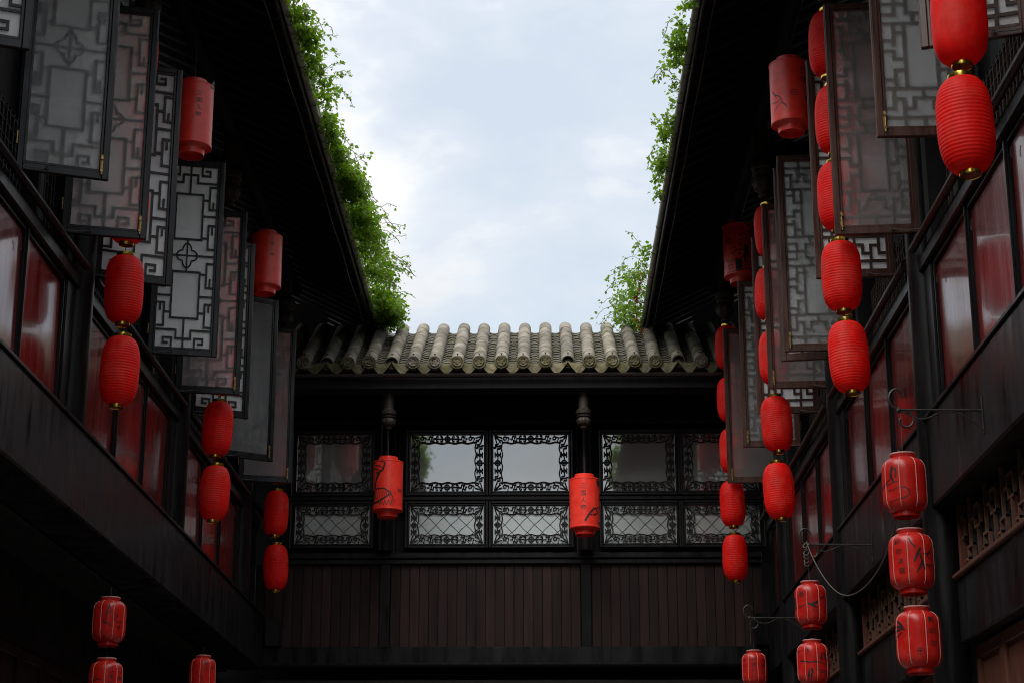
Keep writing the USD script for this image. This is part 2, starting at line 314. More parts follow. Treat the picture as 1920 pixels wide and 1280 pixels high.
GLYPHS = {"三":[[[-28,-20,28,-20,28,-24,-28,-24]],[[-24,24,24,24,24,20,-24,20]],[[-20,2,19,2,19,-2,-20,-2]]],"国":[[[-27,26,27,26,27,-26,-27,-26],[-22,-22,21,-23,21,21,-22,21]],[[-17,12,-17,16,16,16,16,12,2,12,2,3,15,2,15,-2,9,-3,15,-9,14,-13,18,-13,18,-17,-17,-17,-17,-13,-3,-13,-3,-2,-15,-2,-15,2,-3,2,-3,11],[6,-6,8,-2,2,-2,2,-13,12,-13]]],"人":[[[-28,-27,-18,-19,-12,-11,-5,8,-3,27,2,27,2,16,8,-5,14,-15,28,-27,19,-27,10,-18,3,-6,0,2,-11,-19,-19,-27]]],"物":[[[-29,-9,-27,-8,-18,-5,-18,9,-23,9,-26,1,-29,2,-25,23,-22,23,-22,15,-18,15,-17,27,-13,27,-12,15,-6,14,-7,10,-12,9,-12,-3,-6,-1,-4,-4,-6,-6,-12,-9,-13,-27,-17,-27,-18,-11,-28,-13]],[[-5,-1,-8,2,-8,3,-6,6,-1,16,3,27,7,26,5,17,29,16,28,-7,25,-26,11,-27,19,-26,21,-23,24,11,22,11,15,-10,8,-23,4,-27,-2,-27,2,-23,7,-16,13,-3,17,11,12,11,6,-4,-3,-17,-7,-15,1,-4,7,11,2,11,0,7]]],"輕":[[[-6,-27,10,-26,10,-14,-2,-13,-2,-10,28,-10,28,-13,15,-14,15,-26,30,-27]],[[-3,21,-3,24,29,24,29,21]],[[17,5,17,7,22,16,27,17,27,15,22,6,28,-4,28,-6,24,-7]],[[6,5,11,16,16,17,16,15,11,5,16,-2,17,-6,13,-7,10,0]],[[-4,5,2,18,6,17,1,7,6,-6,2,-6]],[[-30,-20,-30,-17,-19,-16,-19,-12,-28,-11,-28,10,-19,12,-19,16,-29,17,-29,20,-19,21,-19,27,-15,27,-15,21,-5,20,-5,17,-13,16,-15,15,-15,12,-6,11,-6,-11,-15,-12,-15,-16,-4,-17,-4,-20,-14,-21,-15,-27,-19,-27,-19,-21],[-15,-7,-9,-7,-9,-3,-15,-3],[-14,8,-15,2,-9,2,-9,7],[-24,-7,-18,-7,-18,-3,-24,-3],[-24,2,-18,2,-18,7,-24,7]]],"筠":[[[-28,-23,-20,-20,-20,-5,-21,-4,-28,-3,-28,0,-20,1,-19,10,-16,10,-15,1,-8,0,-7,-2,-6,-2,1,9,1,12,-1,14,3,20,7,27,10,26,10,22,28,21,28,18,18,17,21,14,20,12,18,11,17,11,12,17,7,17,3,12,6,10,6,6,27,5,26,-19,24,-27,20,-27,22,-8,22,1,3,1,-4,-8,-6,-8,-8,-6,-8,-4,-14,-4,-15,-5,-15,-18,-7,-17,-7,-20,-27,-27,-28,-26]],[[-4,-22,17,-14,18,-16,17,-18,-2,-26,-3,-26]],[[2,-6,2,-5,4,-3,12,-11,12,-12,9,-13]],[[-28,12,-22,20,-18,27,-14,26,-15,22,-1,21,-1,18,-9,17,-7,12,-10,11,-12,12,-15,17,-18,17,-24,10,-27,11]]],"滴":[[[-12,18,-12,21,5,22,4,26,6,27,9,27,11,22,28,21,28,18,19,17,17,10,26,9,26,-27,22,-27,21,6,10,5,10,0,18,-1,18,-4,10,-5,10,-9,17,-10,17,-22,3,-23,2,-26,-2,-25,-2,-10,5,-9,5,-5,-3,-4,-4,-1,5,0,5,5,-6,5,-6,-27,-11,-27,-11,9,-2,10,-2,11,-4,17],[1,17,3,10,12,10,14,14,14,17],[3,-13,2,-19,13,-19,12,-13]],[[-27,-27,-18,-9,-16,-8,-14,-10,-14,-12,-20,-26]],[[-25,23,-23,26,-17,23,-14,20,-15,16]],[[-28,5,-27,8,-24,8,-19,5,-16,1,-19,-1]]],"露":[[[-26,-11,-26,1,-6,1,-5,-6,4,1,6,4,5,8,18,8,18,5,11,5,9,1,22,1,22,-3,17,-8,17,-11,28,-15,26,-18,23,-18,22,-26,18,-26,17,-20,5,-20,4,-26,1,-26,0,-18,-5,-17,-6,-19,-13,-19,-13,-24,-4,-24,-4,-26,-20,-26,-18,-25,-18,-11],[7,-2,12,-8,17,-3],[12,-13,6,-17,17,-16],[-6,-11,-13,-11,-13,-15,-4,-15,7,-11,7,-10,3,-6,-2,-9,-5,-7],[-21,-7,-11,-8,-10,-2,-21,-2]],[[-28,19,-5,19,-5,22,-24,22,-24,26,21,26,21,22,1,22,1,19,25,19,25,8,21,9,20,16,1,16,0,4,-4,4,-5,16,-24,16,-25,8,-28,8]],[[5,10,5,13,17,13,17,10]],[[-21,5,-21,8,-8,8,-8,5]],[[-20,13,-8,13,-8,10,-20,10]],[[-26,-13,-23,-13,-23,-26,-26,-26]]],"江":[[[-11,-27,-11,-23,6,-22,6,17,-8,17,-8,22,26,22,26,17,11,17,11,-22,29,-23,29,-27]],[[-26,-27,-19,-13,-14,-7,-12,-9,-12,-12,-17,-22,-20,-27]],[[-25,23,-24,27,-22,27,-12,21,-12,18,-15,16]],[[-29,5,-27,9,-25,9,-17,5,-15,2,-17,-1,-19,-1,-23,3]]],"天":[[[-28,0,-28,5,-3,6,-3,20,-26,20,-25,25,25,25,25,20,2,20,2,6,28,5,28,0,4,-1,11,-14,19,-21,28,-25,16,-25,13,-23,7,-17,0,-5,-5,-15,-13,-23,-16,-25,-27,-25,-11,-14,-5,-4,-5,-1]]],"舊":[[[-28,3,-20,12,-16,18,-27,19,-27,22,-13,23,-12,27,-9,27,-7,23,8,23,9,27,13,27,14,23,28,22,28,19,14,18,13,16,9,16,8,18,2,18,6,13,24,12,24,10,6,9,6,6,22,5,21,3,6,2,6,0,22,-1,22,-3,6,-4,6,-6,27,-7,27,-9,-3,-10,-2,-13,-3,-14,-18,-18,-18,-20,-2,-21,-2,-23,-18,-24,-19,-27,-23,-27,-23,-15,-10,-12,-5,-10,-15,-10,-17,-11,-20,-11,-21,2,-26,0],[-14,13,-1,13,-1,16,1,18,-7,18,-8,16,-12,15],[-16,-6,0,-6,0,-4,-16,-4],[-16,0,0,0,0,2,-16,2],[-16,9,-16,6,0,6,0,9]],[[2,-16,2,-14,24,-14,24,-27,20,-27,19,-24,3,-23,3,-21,19,-20,19,-17]]],"明":[[[-9,-26,-2,-15,0,-6,0,26,27,26,27,-26,22,-26,22,-10,4,-10,-1,-24,-3,-26],[5,-5,22,-6,23,-4,23,6,5,6],[5,11,22,10,23,12,23,21,5,21]],[[-27,25,-6,25,-6,-14,-22,-14,-22,-20,-27,-20],[-22,-8,-10,-9,-11,4,-22,4],[-11,20,-22,21,-22,8,-10,8]]],"吹":[[[-28,21,-11,21,-10,0,-3,13,1,27,5,26,4,16,27,15,28,12,23,-2,20,-1,22,10,2,10,-5,-2,-10,-2,-11,-16,-23,-17,-24,-21,-28,-21],[-15,16,-23,16,-23,-11,-16,-11]],[[-8,-27,2,-17,6,-7,7,5,11,6,12,-4,14,-11,19,-20,27,-27,19,-27,10,-14,2,-25,-1,-27]]],"例":[[[24,-27,25,27,28,27,28,-27]],[[14,-16,14,20,17,20,17,-16]],[[-28,2,-21,16,-17,27,-13,26,-16,16,-17,-27,-21,-27,-22,1,-23,1,-26,-2]],[[-12,24,10,24,10,20,0,19,-2,10,9,9,9,5,3,-17,-4,-27,-9,-27,-2,-16,-2,-14,-8,-8,-4,-6,-1,-8,1,-8,4,5,-4,4,-6,-1,-11,-10,-14,-7,-11,-1,-6,14,-5,19,-11,20]]],"嶺":[[[-1,8,-1,11,29,11,29,8,17,7,16,6,16,4,26,3,26,-22,21,-23,26,-27,19,-27,18,-25,19,-24,19,-22,9,-23,9,-24,11,-25,9,-27,2,-27,7,-23,2,-22,2,3,10,4,11,7],[6,-19,22,-19,22,-15,7,-15],[6,-11,22,-11,22,-8,7,-8],[22,-4,22,0,7,0,7,-4]],[[-29,-1,-22,4,-13,14,-24,15,-24,25,-20,25,-19,18,-3,19,-2,27,2,27,3,19,20,19,21,25,25,25,25,15,-12,14,-12,13,-11,12,-10,9,-1,2,-3,-1,-13,6,-26,-4]],[[-26,-13,-26,-10,-12,-9,-18,-2,-18,-1,-16,0,-15,0,-10,-5,-11,-9,-3,-11,-4,-14,-10,-24,-9,-27,-15,-27,-22,-21,-22,-20,-20,-18,-14,-21,-10,-14]]],"向":[[[-26,16,-8,17,-4,27,2,26,-2,17,26,16,26,-27,21,-27,20,11,-21,11,-21,-27,-26,-27]],[[-13,2,13,2,13,-18,-8,-19,-8,-23,-13,-23],[-8,-14,8,-14,8,-2,-8,-2]]],"口":[[[-24,-24,-24,24,24,24,24,-24,19,-24,18,-22,-18,-22,-19,-24],[-19,-16,19,-17,19,19,-19,19]]],"本":[[[-29,-19,-29,-18,-19,-9,-9,7,-10,8,-28,9,-28,13,-3,14,-3,28,3,26,3,14,28,13,28,9,9,8,18,-8,24,-14,29,-17,29,-19,27,-21,24,-21,18,-15,17,-20,3,-21,3,-27,-3,-28,-3,-21,-18,-20,-19,-16,-25,-21],[4,6,3,-15,17,-15,9,-4],[-17,-15,-3,-15,-3,7,-5,6,-10,-5]]],"高":[[[-28,20,-2,21,-4,26,1,27,3,21,28,20,28,17,-28,17]],[[-26,-5,26,-5,26,-27,21,-27,20,-8,-21,-9,-21,-27,-26,-27]],[[-19,12,19,12,19,0,-19,0],[-13,8,-14,4,14,4,14,8]],[[-14,-12,13,-12,13,-25,-8,-26,-9,-27,-14,-27],[-8,-16,-9,-21,9,-21,9,-16]]]}

# ------------------------------------------------------------------ ground
tag(MB().box((-60, -40, -.1), (60, 80, 0)).build('ground', 'stone'), kind='structure')

XL, XR, YF = -3.83, 3.03, 24.8           # inner faces of the left, right and far wings
COLS = {-1: [5.9, 10.25, 14.60, 18.97, 23.35], 1: [5.3, 9.7, 14.10, 18.50, 22.95]}

class Frame:
    """Local (u, depth, w) to the world: u along eu, depth along en, w upward."""
    def __init__(s, o, eu, en): s.o, s.eu, s.en = np.array(o, float), np.array([*eu, 0.0]), np.array([*en, 0.0])
    def __call__(s, p): p = np.asarray(p, float); return s.o + p[:, :1] * s.eu + p[:, 1:2] * s.en + p[:, 2:3] * np.array([0, 0, 1.0])

def fix(mb):          # turns solids outward whatever the frame's handedness
    out = MB()
    for v, f, k in zip(mb.v, mb.f, np.cumsum([0] + [len(x) for x in mb.v])[:-1]):
        f = f - k
        vol = np.einsum('ij,ij->i', v[f[:, 0]] - v[0], np.cross(v[f[:, 1]] - v[0], v[f[:, 2]] - v[0])).sum()
        out.add(v, f if vol >= 0 else f[:, ::-1])
    return out

def seg_bars(mb, segs, T, half_w, half_d, d0):
    for (x0, y0), (x1, y1) in segs:
        if abs(x1 - x0) < 1e-6 or abs(y1 - y0) < 1e-6:
            ex = half_w
            mb.box((min(x0, x1) - ex, d0 - half_d + random.uniform(0, .0006), min(y0, y1) - ex), (max(x0, x1) + ex, d0 + half_d + random.uniform(0, .0006), max(y0, y1) + ex), T)
        else:
            a, b = np.array([x0, y0]), np.array([x1, y1]); t = (b - a) / np.linalg.norm(b - a); n = np.array([-t[1], t[0]]) * half_w
            q = [a - n, b - n, b + n, a + n]
            mb.hexa(T(np.array([(x, d0 - half_d, y) for x, y in q] + [(x, d0 + half_d, y) for x, y in q])))

def pathsegs(pts): return list(zip(pts[:-1], pts[1:]))
def pattern_left():
    """Quadrant: u 0..1 from the middle to the stile, w 0..1 from the middle down. Mirrored four ways."""
    q = []
    q += pathsegs([(.34, 0), (1, 0)])
    q += pathsegs([(0, .155), (0, .18)])
    q += pathsegs([(0, .18), (.5, .18), (.5, .685), (0, .685)])
    q += pathsegs([(.5, .20), (.74, .20)]); q += pathsegs([(1, .08), (.74, .08), (.74, .345), (1, .345)]); q += pathsegs([(.88, .345), (.88, .255), (1, .255)][:2])
    q += pathsegs([(.5, .445), (1, .445)])
    q += pathsegs([(.5, .625), (.74, .625)]); q += pathsegs([(1, .525), (.74, .525), (.74, .775), (1, .775)]); q += pathsegs([(.88, .525), (.88, .60)])
    q += pathsegs([(0, .685), (0, 1)]); q += pathsegs([(0, .905), (.27, .905), (.27, .815), (1, .815)])
    q += pathsegs([(.42, 1), (.42, .90), (.72, .90), (.72, .955), (.57, .955)])
    return q
def pattern_right():
    q = []
    q += pathsegs([(0, .16), (1, .16)]); q += pathsegs([(.42, .16), (.42, .69)]); q += pathsegs([(0, .69), (1, .69)]); q += pathsegs([(0, .925), (1, .925)])
    q += pathsegs([(.42, .235), (.70, .235), (.70, .30), (1, .30)]); q += pathsegs([(.70, .16), (.70, .235)])
    q += pathsegs([(1, .385), (.72, .385), (.72, .45), (.42, .45)]); q += pathsegs([(.72, .33), (.72, .30)])
    q += pathsegs([(.42, .54), (.70, .54), (.70, .62), (1, .62)]); q += pathsegs([(.70, .62), (.70, .69)])
    q += pathsegs([(0, .69), (0, .77)]); q += pathsegs([(0, .77), (.26, .77), (.26, .85), (.52, .85), (.52, .925)]); q += pathsegs([(.52, .85), (.52, .775), (.78, .775), (.78, .85), (1, .85)]); q += pathsegs([(.78, .775), (.78, .69)])
    q += pathsegs([(0, .925), (0, 1)]); q += pathsegs([(.5, .925), (.5, 1)])
    q += pathsegs([(0, .075), (.34, .075), (.34, 0)]); q += pathsegs([(.34, 0), (1, 0)]); q += pathsegs([(.66, 0), (.66, .085), (1, .085)]); q += pathsegs([(.17, .075), (.17, .16)])
    return q
def mirrored(q, cu, cw, hu, hw):
    out = set()
    for (a, b), (c, d) in q:
        for su in (-1, 1):
            for sw in (-1, 1):
                p0, p1 = (round(cu + su * a * hu, 5), round(cw + sw * b * hw, 5)), (round(cu + su * c * hu, 5), round(cw + sw * d * hw, 5))
                out.add(tuple(sorted((p0, p1))))
    return sorted(out)

def window_sash(building, sgn, xw, y_hinge, y_outer, sharp, label=None):
    """An open casement: a moulded frame, a fret lattice before or behind its frosted pane, bolt, stay and hinges."""
    W, H, z0 = .66, 2.03, 6.72
    th = math.asin(max(-.9, min(.9, (y_outer - y_hinge) / W)))
    eu = (-sgn * math.cos(th), math.sin(th)); en = (eu[1], -eu[0]) if eu[0] > 0 else (-eu[1], eu[0])
    T = Frame((xw - sgn * .02, y_hinge, z0), eu, en)
    fr_m, la_m = ('sash_black', 'lattice_black') if sgn < 0 else ('sash_brown', 'lattice_brown')
    win = sub('window', building, label)
    fr = MB(); s = .046
    for a, b in (((0, -.022, 0), (s, .022, H)), ((W - s, -.022, 0), (W, .022, H)), ((s, -.0215, 0), (W - s, .0215, s + .012)), ((s, -.0215, H - s), (W - s, .0215, H))):
        fr.cbox(a, b, .005, T)
    for e in (.012, -.012):      # grooved moulding on the free edge
        fr.cbox((W - .004, e - .006, .0), (W + .006, e + .006, H), .003, T)
    bead = .020                  # stepped bead inside the frame
    for a, b in (((s, -.014, s), (s + bead, .014, H - s)), ((W - s - bead, -.014, s), (W - s, .014, H - s)), ((s + bead, -.0135, s + .012), (W - s - bead, .0135, s + .012 + bead)), ((s + bead, -.0135, H - s - bead), (W - s - bead, .0135, H - s))):
        fr.cbox(a, b, .003, T)
    fix(fr).build('frame', fr_m, win)
    dl, dp = (.004, -.004) if sharp else (-.006, .0025)
    i0, i1, k0, k1 = s + bead, W - s - bead, s + .012 + bead, H - s - bead
    MB().add(T(np.array([(i0 - .006, dp, k0 - .006), (i1 + .006, dp, k0 - .006), (i1 + .006, dp, k1 + .006), (i0 - .006, dp, k1 + .006)])), [[0, 1, 2, 3]]).build('pane', 'pane_front' if sharp else 'pane', win)
    lat = MB(); hu, hw = (i1 - i0) / 2, (k1 - k0) / 2; cu, cw = (i0 + i1) / 2, (k0 + k1) / 2
    seg_bars(lat, mirrored(pattern_left() if sgn < 0 else pattern_right(), cu, cw, hu, hw), T, .0125 if sgn > 0 else .0100, .006, dl)
    if sgn < 0:
        a = np.linspace(0, 2 * PI, 41)[:-1]; r = .34 * hu * (.80 + .20 * np.abs(np.cos(2 * a)) ** .6 + .12 * np.cos(4 * a))
        pts = np.column_stack([cu + r * np.cos(a), np.full(40, dl), cw + r * 1.25 * np.sin(a)])
        lat.tube(T(pts), .0085, 6, closed=True)
        seg_bars(lat, [((cu - .30 * hu, cw), (cu + .30 * hu, cw)), ((cu, cw - .145 * hw), (cu, cw + .145 * hw))], T, .0075, .005, dl)
    fix(lat).build('lattice', la_m, win)
    if not sharp:
        bo = MB(); x = W - s - .006
        bo.cbox((x - .010, .022, .04), (x + .012, .028, .19), .002, T); bo.tube(T(np.array([(x, .034, .03), (x, .034, .18)])), .006, 8); bo.tube(T(np.array([(x, .034, .15), (x, .05, .15)])), .005, 6)
        for q in (.06, .16): bo.cbox((x - .012, .026, q - .008), (x + .012, .042, q + .008), .002, T)
        fix(bo).build('bolt', 'brass', win)
    st = MB(); e = T(np.array([(.22, .03, .03)]))[0]; wl = np.array([xw - sgn * .03, y_hinge - .16, z0 - .02])
    ring = [e + .014 * np.array([math.cos(t), 0, math.sin(t)]) for t in np.linspace(0, 2 * PI, 11)[:-1]]
    st.tube(ring, .0035, 6, closed=True); st.tube(np.array([e, (e + wl) / 2 + np.array([0, 0, -.012]), wl]), .0035, 6)
    st.build('stay', 'wire', win)
    hg = MB()
    for q in (.25, H / 2, H - .25): hg.tube(T(np.array([(-.004, 0, q - .05), (-.004, 0, q + .05)])), .011, 8)
    hg.build('hinge', 'brass', win)
    return win

def lathe_pendant(x, y, z0):
    pr = [(.0, 0), (.052, .004), (.062, .03), (.045, .055), (.05, .065), (.10, .10), (.118, .16), (.11, .22), (.085, .245), (.115, .262), (.118, .285), (.09, .30), (.125, .33), (.13, .40), (.10, .43), (.085, .46), (.085, .86), (0, .86)]
    def rf(a, z): return 1 + (.055 * np.cos(8 * a) if .08 < z < .24 else (.03 * np.cos(12 * a) if .31 < z < .42 else 0))
    p2 = []
    for (r0, a), (r1, b) in zip(pr[:-1], pr[1:]):
        n = 4 if b - a > .03 else 1
        p2 += [(r0 + (r1 - r0) * i / n, a + (b - a) * i / n) for i in range(n)]
    p2.append(pr[-1])
    return MB().lathe(p2, 40, (x, y, z0), rf)

def side_wing(name, label, sgn, xw, zb, string_y, string_x, eave_x, sashes):
    B = thing(name, label, 'building')
    D = lambda d: xw - sgn * d                 # d metres out from the wall into the court
    def bx(mb, d0, d1, y0, y1, z0, z1, c=.012): return mb.cbox((D(d0), y0, z0), (D(d1), y1, z1), c)
    Y0, Y1 = -14.0, 24.6
    zt = zb + .72                               # top of the floor beam
    # masonry core: ground-floor wall, upper back wall
    gd = -.75 if sgn < 0 else -.16
    w = MB(); bx(w, gd - .4, gd - .06, Y0, Y1 + .6, 0, zb + .4); w.build('wall', 'matte_wood', B)
    w = MB(); bx(w, -.7, -.32, Y0, Y1, zb - .01, 10.2); w.build('wall', 'matte_wood', B)
    beam_d = .15 if sgn < 0 else .07
    fb = MB(); bx(fb, -.30, beam_d, Y0, Y1, zb, zt, .015); fb.build('floor_beam', 'beam_wood', B)
    bl = MB(); bx(bl, beam_d, beam_d + .02, Y0, Y1, zt - .035, zt, .006); bl.build('beam_lip', 'black_wood', B)
    cap = MB(); bx(cap, gd - .06, -.31, Y0, Y1, zb - .02, zb, .004); cap.build('ceiling_board', 'matte_wood', B)
    tr = MB(); bx(tr, -.2, .05, Y0, Y1, zt + 1.16, zt + 1.29, .012); tr.build('panel_rail', 'black_wood', B)
    # lacquered panels, their stiles, and the handrail, bay by bay
    cols = COLS[sgn]
    ends = list(zip(cols[:-1], cols[1:])) + [(cols[-1], Y1 + .1)]
    for y0, y1 in ends:
        if y1 < 9: continue
        a, b = y0 + .42, y1 - .42
        if y1 > Y1: b = Y1 - .35
        n = 3 if y1 - y0 > 3 else 1
        pw = (b - a) / n
        fl = MB(); bx(fl, -.2, .02, y0 + .15, a - .012, zt, zt + 1.16); fl.build('stile', 'black_wood', B)
        fl = MB(); bx(fl, -.2, .02, b + .012, y1 - .15, zt, zt + 1.16); fl.build('stile', 'black_wood', B)
        for i in range(n):
            p0, p1 = a + i * pw + .02, a + (i + 1) * pw - .02
            # a board with a slightly raised, softly uneven field
            nu, nv = 15, 15; U, V = np.meshgrid(np.linspace(0, 1, nu), np.linspace(0, 1, nv), indexing='ij')
            ph = random.uniform(0, 6)
            d = -.018 + .0022 * np.sin(4.5 * U + ph) * np.sin(3.2 * V + 2 * ph) + .0016 * np.sin(7 * U - 3 * V + ph) + random.uniform(-.006, .006) * (U - .5) * 2 + random.uniform(-.008, .008) * (V - .5)
            P = np.column_stack([D(d.ravel()), (p0 + (p1 - p0) * U).ravel(), (zt + .03 + 1.10 * V).ravel()])
            F = [[i_ * nv + j, (i_ + 1) * nv + j, (i_ + 1) * nv + j + 1, i_ * nv + j + 1] for i_ in range(nu - 1) for j in range(nv - 1)]
            F = np.array(F) if sgn > 0 else np.array(F)[:, ::-1]
            if sgn > 0: F = F[:, ::-1]
            put('panel', (P, F), 'red_panel', B, smooth=True)
            fr = MB()                                              # thin bead round the panel
            bx(fr, -.02, .006, p0 - .004, p0 + .018, zt, zt + 1.16, .004); bx(fr, -.02, .006, p1 - .018, p1 + .004, zt, zt + 1.16, .004)
            bx(fr, -.02, .0055, p0 + .018, p1 - .018, zt, zt + .035, .004); bx(fr, -.02, .0055, p0 + .018, p1 - .018, zt + 1.12, zt + 1.16, .004)
            fr.build('panel_frame', 'black_wood', B)
            if i < n - 1:
                sm = MB(); bx(sm, -.02, .022, p1 + .006, p1 + .034, zt, zt + 1.16, .006); sm.build('stile', 'black_wood', B)
            if random.random() < .8:                               # a little bent metal hook on the panel
                hk = MB(); yy, zz = p1 - .16, zt + 1.0 + random.uniform(-.08, .03)
                t = np.linspace(-.4, 1.7, 7)
                hk.tube(np.column_stack([D(np.full(7, .012)), yy + .03 * np.cos(t), zz + .045 * np.sin(t)]), .004, 5); hk.build('hook', 'wire', B)
        ra = MB().tube(np.array([(D(.10), y0 + .17, zt + 1.335), (D(.10), y1 - .17, zt + 1.335)]), .032, 12)
        ra.build('handrail', 'black_wood' if sgn < 0 else 'rail_brown', B, smooth=50)
    # columns and what stands above the rail
    for y in cols:
        c = MB(); c.lathe([(0, 0), (.15, 0), (.15, .6), (.145, 9.7 - zb), (0, 9.7 - zb)] if sgn < 0 else [(0, 0), (.145, 0), (.14, 5), (.135, 9.7), (0, 9.7)], 28, (D(-.02), y, zt if sgn < 0 else 0)); c.build('column', 'black_wood', B, smooth=50)
    for y0, y1 in ends:
        if y1 < 9: continue
        mid = (y0 + y1) / 2 + .9
        for yy in (y0 + .3, mid, y1 - .3):
            if yy < Y1 - .1:
                j = MB(); bx(j, -.2, .0, yy - .06, yy + .06, zt + 1.29, 8.84); j.build('jamb', 'matte_wood', B)
        # fretwork strip fixed low between the jambs
        f = MB(); yy = y0 + .42
        while yy < min(y1, Y1) - .5:
            for zz in np.arange(zt + 1.34, zt + 2.0, .11): bx(f, -.16, -.14, yy, yy + .16, zz, zz + .012, .003)
            bx(f, -.161, -.139, yy - .006, yy + .006, zt + 1.3, zt + 2.05, .003); bx(f, -.1605, -.1395, yy + .08, yy + .09, zt + 1.3, zt + 2.05, .003); yy += .19
        f.build('fretwork', 'lattice_black' if sgn < 0 else 'lattice_brown', B)
        bk = MB(); bx(bk, -.3, -.24, y0 + .2, min(y1, Y1) - .2, zt + 1.29, 8.9); bk.build('dark_board', 'matte_wood', B)
    li = MB(); bx(li, -.25, .06, Y0, Y1, 8.86, 9.15); li.build('lintel', 'beam_wood', B)
    # the eaves: soffit boards, rafters, purlin, pendants, gutter, roof
    ew = abs(xw - eave_x); ze = 9.42; k = .5; YE = 27.2
    zs = lambda d: ze + (ew - d) * k
    def slab(d0, d1, y0, y1, lo, hi):
        m = MB(); q = []
        for dz in (lo, hi):
            for d, y in ((d0, y0), (d1, y0), (d1, y1), (d0, y1)): q.append((D(d), y, zs(d) + dz))
        return fix(m.hexa(np.array(q)))
    slab(-1.2, ew, Y0, YE, .07, .13).build('soffit', 'soot_wood', B)
    slab(-6.0, ew + .03, Y0 - .3, YE, .135, .30).build('roof', 'pan', B)
    y = 8.0
    while y < YE - .1:
        slab(-.32, ew - .03, y, y + .085, -.02, .069).build('rafter', 'soot_wood', B); y += .29
    fa = MB(); bx(fa, ew - .03, ew + .0, Y0, YE, ze - .03, ze + .12, .006); fa.build('fascia', 'black_wood', B)
    # half-round gutter along the edge
    g = MB(); n = 13; a = np.linspace(PI, 2 * PI, n); r = .034
    for yy0, yy1 in ((8.0, YE),):
        prof = np.vstack([np.column_stack([np.cos(a) * r, np.sin(a) * r]), np.column_stack([np.cos(a[::-1]) * (r - .006), np.sin(a[::-1]) * (r - .006)])])
        m = len(prof); V = np.vstack([np.column_stack([D(ew + .037) + prof[:, 0], np.full(m, q), ze + .075 + prof[:, 1]]) for q in (yy0, yy1)])
        g.add(V, [[i, (i + 1) % m, m + (i + 1) % m, m + i] for i in range(m)])
    g.build('gutter', 'gutter', B, smooth=40)
    y = 8.4
    while y < YE:
        c = MB(); t = np.linspace(PI * .95, 2.05 * PI, 9); rr = r + .002
        c.tube(np.column_stack([D(ew + .037) + rr * np.cos(t), np.full(9, y), ze + .075 + rr * np.sin(t)]), .005, 6); c.build('gutter_bracket', 'iron', B); y += .92
    MB().tube(np.array([(D(ew - .10), q, ze - .05 - .02 * math.sin(q * 3.1)) for q in np.linspace(8, YE - .2, 60)]), .006, 5).build('wire', 'wire', B)
    pu = MB().tube(np.array([(string_x, 8.0, 9.80), (string_x, 24.6, 9.80)]), .085, 14); pu.build('purlin', 'soot_wood', B, smooth=50)
    for y in string_y:
        lathe_pendant(string_x, y, 8.90 if sgn > 0 else 8.92).build('pendant_post', 'carved', B, smooth=45)
        ar = MB(); bx(ar, -.1, abs(xw - string_x) + .0, y - .055, y + .055, 9.34, 9.54); ar.build('bracket_arm', 'soot_wood', B)
    for (yh, yo, sharp) in sashes: window_sash(B, sgn, xw, yh, yo, sharp)
    if sgn < 0:
        m = MB(); m.cbox((XL - 1, -14.6, 0), (XR + 1, -14.0, 9.0), .01); m.build('return_wing', 'matte_wood', B)
    # ground floor: sill beams, lattice lights and panelled doors set back under the beam
    if sgn > 0:
        for y0, y1 in ends:
            if y1 < 9: continue
            a, b = y0 + .2, min(y1, Y1) - .2
            m = MB(); bx(m, gd - .05, gd + .10, a, b, 3.46, 3.94, .012); m.build('sill_beam', 'beam_wood', B)
            m = MB(); bx(m, gd + .02, gd + .13, a, b, 3.94, 3.975, .008); m.build('sill', 'door_wood', B)
            m = MB(); bx(m, gd - .03, gd - .02, a, b, 3.97, zb - .03, .002); m.build('pane', 'small_pane', B)
            la = MB(); cell = .255; yy = a + .06; T = Frame((D(gd + .035), 0, 0), (0, 1), (-sgn, 0)); ii = 0; segs = []
            while yy < b - .1:
                for jj, zz in enumerate(np.arange(3.985, zb - .04, cell)):
                    if (ii + jj) % 2 == 0: segs += pathsegs([(yy, zz), (yy + cell * .62, zz), (yy + cell * .62, zz + cell * .62), (yy, zz + cell * .62), (yy, zz)])
                    else: segs += [((yy - cell * .38, zz + cell * .31), (yy + cell * .62 * .0, zz + cell * .31)), ((yy + cell * .31, zz - cell * .38), (yy + cell * .31, zz + cell))]
                yy += cell; ii += 1
            seg_bars(la, segs, T, .0095, .013, 0.0)
            fix(la).build('lattice', 'lattice_lower', B)
            for e0, e1 in ((a, a + .05), (b - .05, b)):
                fr = MB(); bx(fr, gd, gd + .07, e0, e1, 3.975, zb, .006); fr.build('lattice_frame', 'door_wood', B)
    dm, lm = ('door_wood', 'lattice_lower') if sgn > 0 else ('door_dark', 'door_dark')
    nd = 0
    dz1 = 3.44 if sgn > 0 else 3.78
    dd = gd + .0
